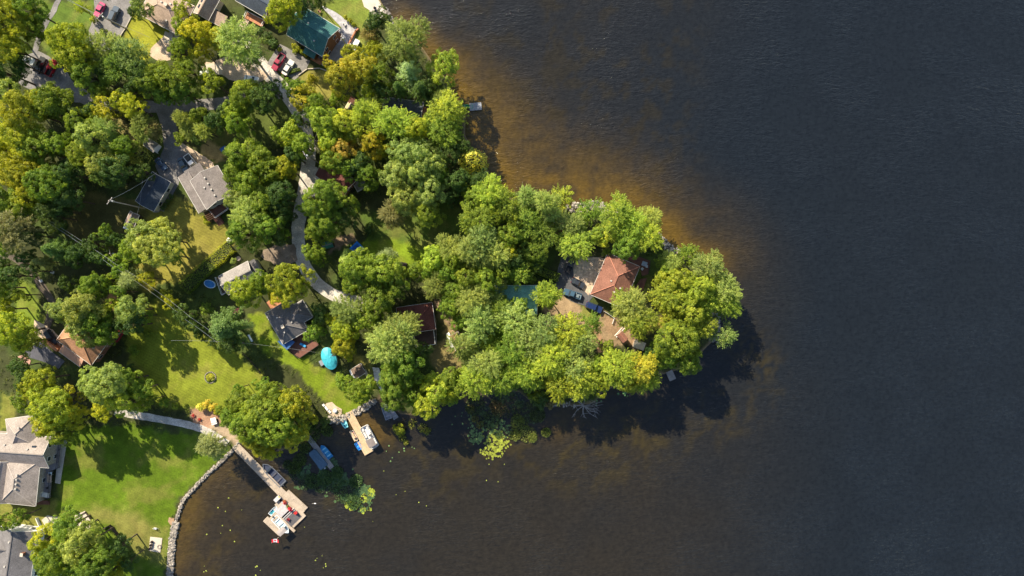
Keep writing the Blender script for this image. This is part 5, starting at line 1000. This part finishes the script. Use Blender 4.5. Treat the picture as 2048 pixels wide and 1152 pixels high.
# patios: fire bowl, chairs, tables
x, y = P(671, 821); t = empty('fire_bowl', (x, y, 0)); tag(t, 'round white lidded fire bowl on the small tan patio', 'fire pit'); MB().ball((0, 0, .45), .62, .5, 14, 7).build('bowl', PAINT, t, color=(.75, .74, .70)); MB().tube((0, 0, 0), (0, 0, .3), .3, .3, 10).build('foot', DARKM, t)
def lounger(px, py, a, col, label, z=0):
    x, y = P(px, py, z); t = empty('sun_lounger', (x, y, z), -math.radians(a)); tag(t, label, 'sun lounger', 'sun loungers'); MB().box((.15, 0, .33), (1.3, .62, .08)).build('seat', FABRIC, t, color=col); MB().xsec([(-.31, 0), (.31, 0), (.31, .05), (-.31, .05)], 0, .65).build('backrest', FABRIC, t, (-.95, 0, .50), color=col)
    for sx in (-.4, .7):
        for sy in (-.27, .27): MB().tube((sx, sy, 0), (sx, sy, .32), .03).build('leg', METAL, t)
lounger(651, 813, 50, (.72, .70, .68), 'upper white lounger on the small tan patio'); lounger(658, 821, 50, (.62, .62, .60), 'lower white lounger on the small tan patio')
for px, py, a, lb in ((306,1083,40,'dark chair at the upper left of the square patio'),(305,1089,0,'dark chair left of centre on the square patio'),(303,1095,-40,'dark chair at the lower left of the square patio')): chair(px, py, a, (.05, .04, .04), lb, 0, 'chairs on the square patio')
x, y = P(319, 1093); t = empty('fire_ring', (x, y, 0)); tag(t, 'dark round fire ring on the right of the square patio', 'fire pit'); q = MB()
for i in range(10): a = i * .628; q.box((.5 * math.cos(a), .5 * math.sin(a), .15), (.26, .22, .3), a)
q.build('stone_ring', STONEW, t); MB().tube((0, 0, .02), (0, 0, .1), .4, .4, 10).build('ash', BLACK, t)
chair(108, 545, 20, (.72, .72, .70), 'white chair under the blue green pine at the left'); chair(85, 562, 60, (.66, .68, .72), 'pale blue grey chair beside the gravel track at the left')
lounger(607, 690, 30, (.05, .30, .60), 'bright blue lounger on the red brown deck', .9); chair(120, 878, 0, (.5, .2, .1), 'orange chair at the top of the long terrace', 1.1)
def table(px, py, a, L, W, col, label, z=0, um=None):
    x, y = P(px, py, z); t = empty('garden_table', (x, y, z), -math.radians(a)); tag(t, label, 'table', 'garden tables'); MB().box((0, 0, .73), (L, W, .05)).build('tabletop', FABRIC, t, color=col)
    for sx in (-L * .42, L * .42):
        for sy in (-W * .4, W * .4): MB().tube((sx, sy, 0), (sx, sy, .7), .035).build('leg', METAL, t)
table(102, 955, 90, 2.4, 1.2, (.45, .33, .24), 'tan dining table on the long terrace', 1.1); table(93, 988, 10, 2.4, 1.3, (.74, .70, .64), 'white topped table at the lower end of the long terrace', 1.1); table(104, 946, 0, .9, .9, (.6, .68, .7), 'small glass topped table on the long terrace', 1.1)
chair(97, 975, 80, (.04, .04, .04), 'black chair below the tan table on the long terrace', 1.1)
table(473, 622, -20, 2.3, 1.2, (.45, .16, .12), 'red picnic table beside the dark pine tree'); table(1288, 528, 20, 1.5, 1.3, (.32, .36, .42), 'grey covered table on the deck of the red brown roofed house', .7); chair(1293, 533, 0, (.6, .6, .6), 'pale chair right of the grey covered table', .7); chair(1284, 538, 40, (.6, .6, .6), 'pale chair below the grey covered table', .7)
table(676, 60, 30, 2.0, 1.2, (.5, .48, .46), 'pale table on the stone terrace of the green roofed house', .05); table(700, 92, 60, 1.4, 1.0, (.7, .66, .6), 'white table near the corner of the stone terrace', .05)
for px, py, a, c, lb in ((668,88,10,(.03,.03,.04),'black chair by the brown gable wall'),(664,96,40,(.03,.03,.04),'lower black chair by the brown gable wall'),(656,112,30,(.6,.6,.6),'pale chair at the lower end of the terrace'),(690,50,0,(.65,.62,.58),'pale chair at the top of the stone terrace'),(704,76,0,(.7,.66,.6),'white chair near the retaining wall of the terrace'),(640,24,0,(.35,.18,.10),'brown chair at the far end of the stone terrace')): chair(px, py, a, c, lb, .05 if px != 656 else .5)
# pale sheds / tables
x, y = P(711, 90, .5); t = empty('utility_box', (x, y, 0), -math.radians(-62)); tag(t, 'white topped long box beside the terrace retaining wall', 'box'); MB().box((0, 0, .4), (3.0, 1.3, .8)).build('box_body', GREYW, t); MB().box((0, 0, .83), (3.1, 1.4, .07)).build('lid', WHITE, t)
x, y = P(428, 842, .5); t = empty('utility_trailer', (x, y, 0), -math.radians(75)); tag(t, 'white flat trailer parked beside the brown flower bed', 'trailer'); MB().box((0, 0, .62), (1.9, 1.5, .3)).build('trailer_bed', WHITE, t); MB().box((.5, 0, .8), (.12, 1.4, .1)).build('slat', WOODGREY, t)
for sy in (-1, 1): MB().tube((0, sy * .7, .3), (0, sy * .86, .3), .28, .28, 12).build('wheel', BLACK, t)
x, y = P(559, 150, .2); x, y = P(413, 145, 1.2); t = empty('tarp_covered_boat', (x, y, 0), math.radians(10)); tag(t, 'pale tarp covered boat on the lane below the yellow tree', 'boat'); MB().prism([(p[0], p[1]) for p in hull_pts(4.6, 1.9)], .5, 1.3, [(p[0] * .8, p[1] * .35) for p in hull_pts(4.6, 1.9)]).build('tarp', FABRIC, t, color=(.60, .62, .56)); MB().box((0, 0, .3), (3.6, 1.2, .2)).build('trailer_frame', DARKM, t)
vehicle('parked_car', 'white car half hidden under the dark trees above the lane', 'car', 503, 158, 10, (.74, .75, .76), 'car', 4.2)
x, y = P(459, 481, .4); t = empty('white_boulder', (x, y, .1)); tag(t, 'big white boulder beside the end of the thick hedge', 'boulder'); MB().ball((0, 0, .2), .85, .6, 9, 6, .18).build('stone', mat('white_stone', (.7, .66, .58), .9, .15, 1), t)
x, y = P(476, 517, .3); t = empty('paving_circle', (x, y, 0)); tag(t, 'round pinkish paving stone at the corner of the long grey cottage', 'paving'); MB().tube((0, 0, 0), (0, 0, .08), .65, .65, 16).build('slab', mat('pink_slab', (.42, .33, .30), .9, .1, 1), t)
# slide and swing set
x, y = P(500, 676, 1); t = empty('play_slide', (x, y, 0), -math.radians(75)); tag(t, 'white garden slide under the right side of the big pine', 'slide'); MB().add([(-1, -.28, 1.5), (-1, .28, 1.5), (1.1, .28, .2), (1.1, -.28, .2), (-1, -.28, 1.44), (-1, .28, 1.44), (1.1, .28, .14), (1.1, -.28, .14)], [(0, 1, 2, 3), (4, 5, 6, 7), (0, 3, 7, 4), (1, 2, 6, 5), (0, 1, 5, 4), (3, 2, 6, 7)]).build('chute', PAINT, t, color=(.62, .70, .74))
for sy in (-.3, .3): MB().tube((-1.1, sy, 0), (-1.0, sy, 1.6), .04).build('ladder_leg', METAL, t)
x, y = P(425, 432); t = empty('pergola', (x, y, 0), -math.radians(60)); tag(t, 'small wooden pergola at the lower corner of the grey roofed house', 'pergola')
for i in range(6): MB().box((-1.3 + i * .52, 0, 2.3), (.09, 2.0, .14)).build('beam', WOODRED, t)
for sy in (-.9, .9):
    MB().box((0, sy, 2.18), (2.9, .10, .12)).build('girder', WOODRED, t)
    for sx in (-1.3, 1.3): MB().box((sx, sy, 1.06), (.12, .12, 2.12)).build('post', WOODRED, t)
x, y = P(206, 85)
# pools and trampoline
def pool(name, label, px, py, L, W, a, h, water_c, rim_c, cover=False, cat='pool', dome=0.0):
    x, y = P(px, py, h); t = empty(name, (x, y, 0), -math.radians(a)); tag(t, label, cat); n_ = 28; el = [(L / 2 * math.cos(i * 2 * math.pi / n_) * (1 - .10 * math.sin(i * 2 * math.pi / n_) * 0), W / 2 * math.sin(i * 2 * math.pi / n_)) for i in range(n_)]
    inn = [(p[0] * .93, p[1] * .90) for p in el]; w_ = MB(); vs_ = [(p[0], p[1], 0) for p in el] + [(p[0], p[1], h) for p in el] + [(p[0], p[1], h) for p in inn] + [(p[0], p[1], h - .2) for p in inn]
    fs = []
    for k in range(3): fs += [(k * n_ + i, k * n_ + (i + 1) % n_, (k + 1) * n_ + (i + 1) % n_, (k + 1) * n_ + i) for i in range(n_)]
    w_.add(vs_, fs).build('pool_wall', PAINT, t, color=rim_c)
    if dome > 0:
        vs_ = [(0, 0, h + dome)]; fs = []; R_ = (.35, .7, 1.0)
        for j, r in enumerate(R_): vs_ += [(p[0] * r * 1.01, p[1] * r * 1.01, h + dome * (1 - r ** 2) + .03 + (.05 * (i % 4 == 0))) for i, p in enumerate(el)]
        fs += [(0, 1 + i, 1 + (i + 1) % n_) for i in range(n_)]
        for j in range(2): fs += [(1 + j * n_ + i, 1 + (j + 1) * n_ + i, 1 + (j + 1) * n_ + (i + 1) % n_, 1 + j * n_ + (i + 1) % n_) for i in range(n_)]
        MB().add(vs_, fs).build('dome_cover', mat('aqua_cover', (.05, .40, .50), .5, .12, .6, .06), t)
    else: MB().prism([(p[0] * .999, p[1] * .999) for p in inn], h - .22, h - .12).build('water', mat('pool_water_' + name, water_c, .12, .25, 1.2, .1), t)
    return t
pool('covered_pool', 'oval above ground pool under an aqua dome cover on the lawn', 658, 717, 6.5, 4.0, 68, 1.2, (.05, .4, .5), (.35, .6, .62), dome=.9)
pool('garden_pool', 'small oval blue pool with white rim beside the thick hedge', 419, 568, 3.3, 2.2, 20, .7, (.02, .17, .42), (.62, .78, .85))
x, y = P(714, 497, .8); t = empty('trampoline', (x, y, 0), -math.radians(45)); tag(t, 'square bright blue trampoline partly under the olive tree', 'trampoline'); MB().box((0, 0, .8), (3.0, 3.0, .05)).build('pad', FABRIC, t, color=(.02, .20, .62)); MB().box((0, 0, .835), (2.1, 2.1, .03)).build('jumping_mat', FABRIC, t, color=(.02, .10, .35))
for sx in (-1.3, 1.3):
    for sy in (-1.3, 1.3): MB().tube((sx, sy, 0), (sx, sy, .8), .04).build('leg', METAL, t)
x, y = P(643, 726, .4); t = empty('pool_steps', (x, y, 0), -math.radians(60)); tag(t, 'grey pump box left of the aqua covered pool', 'box'); MB().box((0, 0, .25), (1.5, .9, .5)).build('box_body', WOODGREY, t); MB().box((0, 0, .54), (1.55, .95, .06)).build('lid', METAL, t)
x, y = P(704, 748, .5); t = empty('paddle_board', (x, y, .05), -math.radians(62)); tag(t, 'white paddle board leaning at the brown garden shed', 'board'); MB().prism([(p[0], p[1]) for p in hull_pts(2.6, .75)], 0, .18).build('board', WHITE, t)
x, y = P(709, 750, .5); t = empty('paddle_board', (x, y, .05), -math.radians(62)); tag(t, 'blue and white kayak between paddle board and garden shed', 'kayak'); MB().prism([(p[0], p[1]) for p in hull_pts(2.6, .7)], 0, .28).build('board', PAINT, t, color=(.15, .42, .65))
# round lawn island edging
x, y = P(421, 755); t = empty('garden_edging', (x, y, 0)); tag(t, 'ring of pale stones round the flower island on the lawn', 'stone ring', kind=None)
for i in range(22):
    a = i * 2 * math.pi / 22; MB().ball((0, 0, .08), .22, .7, 6, 4, .2).build('stone', ROCK, t, (1.55 * math.cos(a), 1.55 * math.sin(a), 0))
# ------------------------------------------------------------------ shore rocks
def rocks(label, pts, w, n_, r0, r1, name='rock_revetment'):
    W_ = [Vector((*P(*p), 0)) for p in pts]; Ls = [(W_[i + 1] - W_[i]).length for i in range(len(W_) - 1)]; tot = sum(Ls); mb = MB()
    for k in range(n_):
        s_ = random.uniform(0, tot); i = 0
        while s_ > Ls[i] and i < len(Ls) - 1: s_ -= Ls[i]; i += 1
        d_ = (W_[i + 1] - W_[i]).normalized(); nn = Vector((-d_.y, d_.x, 0)); off = random.uniform(-.5, .5) * w; p = W_[i] + d_ * s_ + nn * off
        mb.ball((p.x, p.y, random.uniform(-.25, .2)), random.uniform(r0, r1), random.uniform(.5, .9), 6, 4, .28)
    o = mb.build(name, ROCK); tag(o, label, 'rocks', kind='stuff'); return o
rocks('pale riprap stones along the curved shore of the bright green lawn', [(478,884),(464,902),(440,925),(414,949),(390,974),(366,1001),(352,1040),(345,1078),(343,1110),(337,1155)], .8, 1050, .14, .34)
rocks('wider pile of pale riprap at the lowest part of the lawn shore', [(352,1045),(344,1080),(340,1152)], 1.7, 600, .16, .42)
rocks('tan and brown boulders below the round fire pit patio', [(655,838),(672,842),(686,836),(698,830)], 1.8, 90, .25, .5)
rocks('jagged stones on the right side of the tan dock', [(704,828),(718,822),(734,812),(752,800)], 1.6, 110, .22, .45)
rocks('stones along the shore at the top of the photo', [(770,18),(785,45),(800,68),(830,88)], 1.6, 110, .18, .4)
rocks('pale flat stones on the north shore of the peninsula', [(1135,412),(1160,418),(1190,410),(1215,420),(1245,430)], 2.6, 150, .3, .7)
rocks('dark stones at the notch of the north east shore', [(1312,470),(1334,494),(1360,506)], 2.2, 120, .2, .45)
rocks('stones by the small tree at the eastern tip', [(1428,605),(1432,640),(1428,685)], 2.4, 120, .2, .5)
rocks('scattered stones at the base of the bare fallen tree', [(1095,808),(1120,806),(1150,812)], 1.8, 50, .2, .4)
# ------------------------------------------------------------------ lily pads and reeds
LILY = mat('lily_pad', (1, 1, 1), .45, .45, 1.1, .3, objcol=True)
def pads(label, spots, n_, r0, r1, col, clump=None, seed=1, raise_=0.03):
    rng = random.Random(seed); mb = MB()
    for k in range(n_):
        cx_, cy_, rr = rng.choice(spots); a = rng.uniform(0, 6.28); d_ = rr * math.sqrt(rng.random()); px = cx_ + d_ * math.cos(a); py = cy_ + d_ * math.sin(a)
        if clump and vnoise(np.array([px / S]), np.array([py / S]), clump, seed)[0] < .46: continue
        x, y = P(px, py, -.3); r = rng.uniform(r0, r1); t0 = rng.uniform(0, 6.28); tz = rng.uniform(-.07, .07); z = -.3 + raise_ + rng.uniform(0, .05); vs_ = [(x, y, z)]
        for i in range(9): t = t0 + .25 + i * (6.28 - .5) / 8; vs_.append((x + r * math.cos(t), y + r * math.sin(t), z + .02 + tz * math.cos(t)))
        mb.add(vs_, [(0, i, i + 1) for i in range(1, 9)])
    me = bpy.data.meshes.new('lily_pads'); me.from_pydata(mb.v, [], mb.f); me.materials.append(LILY); o = bpy.data.objects.new('lily_pads', me); C.objects.link(o); o.color = (*col, 1)
    tag(o, label, 'lily pads', kind='stuff'); return o
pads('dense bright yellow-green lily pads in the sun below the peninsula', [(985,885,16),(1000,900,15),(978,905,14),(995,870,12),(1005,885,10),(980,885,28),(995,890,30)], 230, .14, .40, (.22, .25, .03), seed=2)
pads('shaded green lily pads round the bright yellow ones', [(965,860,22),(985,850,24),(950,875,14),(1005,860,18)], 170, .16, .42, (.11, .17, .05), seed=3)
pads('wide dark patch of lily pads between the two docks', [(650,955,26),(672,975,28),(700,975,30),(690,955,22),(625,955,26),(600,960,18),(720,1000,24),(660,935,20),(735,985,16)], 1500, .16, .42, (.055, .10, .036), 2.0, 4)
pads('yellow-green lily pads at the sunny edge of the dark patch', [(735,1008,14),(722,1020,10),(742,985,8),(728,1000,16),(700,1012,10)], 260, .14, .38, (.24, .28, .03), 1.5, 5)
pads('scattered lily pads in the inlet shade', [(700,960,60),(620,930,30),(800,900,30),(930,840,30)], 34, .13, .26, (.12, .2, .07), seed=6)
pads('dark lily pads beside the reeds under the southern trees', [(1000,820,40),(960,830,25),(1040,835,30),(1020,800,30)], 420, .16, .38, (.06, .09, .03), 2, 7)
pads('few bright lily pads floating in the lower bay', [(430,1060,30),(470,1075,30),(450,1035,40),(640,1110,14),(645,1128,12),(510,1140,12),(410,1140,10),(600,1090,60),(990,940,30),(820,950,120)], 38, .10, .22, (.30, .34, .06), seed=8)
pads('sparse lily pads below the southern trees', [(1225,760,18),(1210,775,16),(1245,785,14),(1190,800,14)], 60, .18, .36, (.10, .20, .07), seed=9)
def reeds(label, spots, n_, col, h=.8, seed=3):
    rng = np.random.default_rng(seed); c = []
    for k in range(n_):
        s_ = spots[rng.integers(len(spots))]; a = rng.uniform(0, 6.28); d_ = s_[2] * math.sqrt(rng.random()); c.append(P(s_[0] + d_ * math.cos(a), s_[1] + d_ * math.sin(a)))
    c = np.array(c); p = np.stack([c[:, 0], c[:, 1], rng.uniform(-.3, h - .3, n_)], 1); q, f, t = leaves(p, rng.normal(size=(n_, 3)) * .6 + np.array([0, 0, .5]), .30, rng.uniform(.1, .95, n_), rng, .6)
    o = bpy.data.objects.new('reeds', np_mesh('reeds', q, f, FOL, {'tint': ('FACE', 'FLOAT', t)})); C.objects.link(o); o.color = (*col, 1); tag(o, label, 'reeds', kind='stuff')
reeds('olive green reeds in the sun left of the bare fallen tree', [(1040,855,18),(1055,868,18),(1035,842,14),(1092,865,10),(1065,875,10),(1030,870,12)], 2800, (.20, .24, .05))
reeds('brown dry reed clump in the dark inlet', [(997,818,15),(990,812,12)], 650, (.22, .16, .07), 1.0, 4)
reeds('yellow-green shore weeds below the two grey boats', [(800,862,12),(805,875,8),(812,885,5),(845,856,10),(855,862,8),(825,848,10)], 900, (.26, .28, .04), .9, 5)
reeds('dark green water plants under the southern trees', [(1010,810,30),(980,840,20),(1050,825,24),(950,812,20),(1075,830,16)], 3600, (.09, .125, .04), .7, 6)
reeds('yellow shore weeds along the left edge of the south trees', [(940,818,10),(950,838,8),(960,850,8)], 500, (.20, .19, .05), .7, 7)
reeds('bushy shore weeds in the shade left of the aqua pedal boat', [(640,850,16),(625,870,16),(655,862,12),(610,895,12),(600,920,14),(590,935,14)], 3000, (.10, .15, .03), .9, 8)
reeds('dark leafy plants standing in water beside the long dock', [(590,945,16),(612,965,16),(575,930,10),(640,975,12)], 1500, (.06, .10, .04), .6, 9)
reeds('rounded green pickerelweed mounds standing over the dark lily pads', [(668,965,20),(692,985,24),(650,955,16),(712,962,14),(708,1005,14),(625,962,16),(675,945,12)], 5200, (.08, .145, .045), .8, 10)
# ------------------------------------------------------------------ walls, fences, poles, wires
def fence(label, pts, h=1.0, m=WOOD, name='wood_fence', step=2.0, wall=False, thick=.12):
    w = [P(*p) for p in pts]; t = empty(name, (w[0][0], w[0][1], 0)); tag(t, label, 'wall' if wall else 'fence')
    for i in range(len(w) - 1):
        a = Vector((w[i][0] - w[0][0], w[i][1] - w[0][1], 0)); b_ = Vector((w[i + 1][0] - w[0][0], w[i + 1][1] - w[0][1], 0)); L = (b_ - a).length; an = math.atan2(b_.y - a.y, b_.x - a.x); c = (a + b_) / 2
        if wall: MB().box((0, 0, h / 2), (L + thick, thick, h)).build('wall_section', m, t, tuple(c), an); continue
        for z in (.25, .55, .85): MB().box((0, 0, z * h), (L, .05, .14)).build('rail', m, t, tuple(c), an)
        for j in range(int(L / step) + 1): p = a + (b_ - a) * (j * step / L if L else 0); MB().box((0, 0, h / 2), (.12, .12, h + .08)).build('post', m, t, tuple(p), an)
fence('brown retaining wall of the stone terrace beside the green roofed house', [(717,60),(712,64),(694,98),(690,104)], .9, WOODORANGE, 'retaining_wall', wall=True, thick=.35)
fence('L shaped timber edging on the lawn beside the bottom trees', [(210,1056),(221,1050),(256,1090)], .8, WOODDARK, 'timber_wall', wall=True, thick=.3)
fence('dark timber edging round the pale pentagon patio', [(150,1036),(172,1024),(182,1038),(182,1046)], .3, WOODDARK, 'timber_wall', wall=True, thick=.3)
fence('white fence post line beside the corner house', [(76,1035),(82,1050)], 1.0, WHITE, 'white_screen', wall=True, thick=.15)
fence('white screen wall at the end of the corner house', [(36,1080),(44,1092)], 1.8, WHITE, 'white_screen', wall=True, thick=.15)
fence('thin stone kerb across the small yellow lawn below the green roofed house', [(598,150),(615,138),(640,137),(662,145)], .3, CONC, 'stone_kerb', wall=True, thick=.25)
fence('dark boundary fence between the striped lawn and the pool lawn', [(486,705),(505,724),(523,746)], .9, WOODDARK, step=2.2)
fence('pale concrete kerb beside the top driveway', [(264,32),(252,56),(236,80)], .25, CONC, 'stone_kerb', wall=True, thick=.2)
fence('wooden rail fence down the right side of the maroon house', [(862,600),(872,640),(873,690)], 1.0, WOODGREY)
fence('white railing below the dark blue SUV', [(1207,622),(1217,628),(1228,636),(1224,648)], .8, WHITE, 'white_railing')
fence('thin pale fence along the bottom trees', [(135,1125),(133,1140),(122,1150)], .9, WHITE, 'white_fence')
fence('short white fence right of the small white shed', [(306,296),(318,308)], 1.2, WHITE, 'white_fence')
x, y = P(1240, 664, 1); t = empty('kayak_rack', (x, y, 0), -math.radians(-48)); tag(t, 'two pale long poles lying on a rack below the white railing', 'rack')
for sy in (-.3, .3): MB().tube((-1.8, sy, .6), (1.8, sy, .6), .11, .06).build('long_pole', WHITE, t)
for sx in (-1, 1): MB().box((sx, 0, .3), (.1, .9, .55)).build('rack_leg', WOOD, t)
POLE = mat('pole_wood', (.36, .31, .27), .85, .2, 2)
tops = {}
def upole(key, bx, by, tx, ty, label, arm=True, h=None):
    r = math.hypot(bx - 1024, by - 576); d_ = math.hypot(tx - bx, ty - by); h = h or H * d_ / (r + d_); x, y = P(bx, by); ex, ey = P(tx, ty, h); t = empty('utility_pole', (x, y, 0)); tag(t, label, 'utility pole', 'utility poles')
    MB().tube((0, 0, 0), (ex - x, ey - y, h), .20, .13, 10).build('pole', POLE, t); tops[key] = (ex, ey, h)
    if arm:
        a = MB().box((0, 0, 0), (2.2, .12, .12)).build('crossarm', POLE, t, (ex - x, ey - y, h - .5), random.uniform(0, 3))
        for sx in (-1, -.4, .4, 1): MB().tube((sx, 0, .05), (sx, 0, .25), .05).build('insulator', WHITE, a)
    MB().tube((0, 0, 0), (0, 0, .8), .24, .24, 10).build('transformer', METAL, t, (ex - x + .3, ey - y, h - 1.8))
upole('a', 290, 417, 217, 401, 'pale leaning utility pole crossing the corner of the navy garage')
upole('b', 253, 58, 198, 30, 'utility pole between the top driveway and the yellow lawn')
upole('c', 703, 110, 682, 73, 'utility pole with white cap standing over the terrace corner')
upole('d', 642, 328, 609, 309, 'utility pole at the gravel road beside the maroon cottage roof')
upole('e', 245, 512, 219, 507, 'utility pole at the left edge of the big olive tree by the dry lawn', h=8)
upole('f', 672, 703, 664, 712, 'pale pole standing at the edge of the aqua pool', h=6, arm=False)
def wire(label, pts, r=.028, m=None, sag=.6):
    mb = MB()
    for i in range(len(pts) - 1):
        a = Vector(pts[i]); b_ = Vector(pts[i + 1]); k = 8; pr = a
        for j in range(1, k + 1): t = j / k; p = a.lerp(b_, t); p.z -= sag * 4 * t * (1 - t); mb.tube(pr, p, r, r, 4); pr = p
    o = mb.build('power_line', m or METAL); tag(o, label, 'power line', 'overhead wires'); return o
def at(px, py, z): return (*P(px, py, z), z)
wire('left wire of the pair running down over the striped lawn', [at(98,446,11), at(222,531,11), at(300,583,11), at(372,640,11), at(440,690,10.5)])
wire('right wire of the pair running down over the striped lawn', [at(100,442,11), at(228,526,11), at(306,577,11), at(380,634,11), at(448,684,10.5)])
wire('thin wire crossing the lawn from the left to the aqua pool', [at(342,681,8), at(420,682,8), at(500,687,7.5), at(620,703,7), at(664,711,6)], .022, sag=.2)
wire('upper wire from the top left edge to the utility pole', [at(118,-8,11), tops['b']], .03); wire('lower wire from the top left edge to the utility pole', [at(126,-8,11), at(199,34,11)], .03)
wire('wire from the top left utility pole towards the tan bungalow', [tops['b'], at(300,75,8)], .03); wire('wire from the pole over the navy garage roof', [at(313,345,9), tops['a']], .02, sag=1)
wire('wire running over the trees at the far left', [at(40,24,11), at(90,50,11)], .025); wire('wires meeting the tan bungalow corner at the top', [at(275,-5,9), at(294,10,4)], .03, WHITE)
wire('wire down to the pergola corner', [at(285,350,9), at(274,430,9)], .015)
x, y = P(312, 1055); t = empty('swing_frame', (x, y, 0), 0); tag(t, 'small white A frame standing alone near the shore wall', 'frame')
MB().tube((-.7, -.3, 0), (0, .3, 1.7), .07).build('leg', WHITE, t); MB().tube((.7, -.3, 0), (0, .3, 1.7), .07).build('leg', WHITE, t); MB().box((0, -.05, .75), (.75, .08, .08)).build('crossbar', WHITE, t); MB().box((-.1, -.2, .3), (.8, .5, .06)).build('seat', WHITE, t)
x, y = P(447, 297, .4); t = empty('blue_wheelbarrow', (x, y, 0), .7); tag(t, 'small blue kayak shaped cart in the shaded grass clearing', 'cart'); MB().prism(hull_pts(1.9, .9), .3, .6, [(p[0] * 1.05, p[1] * 1.1) for p in hull_pts(1.9, .9)]).build('tub', PAINT, t, color=(.02, .10, .32))
for sy in (-.3, .3): MB().tube((-.3, sy, .2), (-.3, sy + .06, .2), .2, .2, 10).build('wheel', BLACK, t)
def bush_row(pts, r, col, label0):
    for i, (px, py) in enumerate(pts): t = plant(px, py, r, 'H', col)
bush_row([(343,393),(338,402),(332,410),(327,416)], 6, 'd', ''); bush_row([(128,1017),(134,1018),(141,1020),(148,1022)], 4.5, 'd', ''); bush_row([(588,92),(597,98),(606,104),(614,110),(590,103)], 6, 'y', ''); bush_row([(411,437),(414,445),(560,100),(700,42),(708,50),(692,36)], 6, 'y', '')
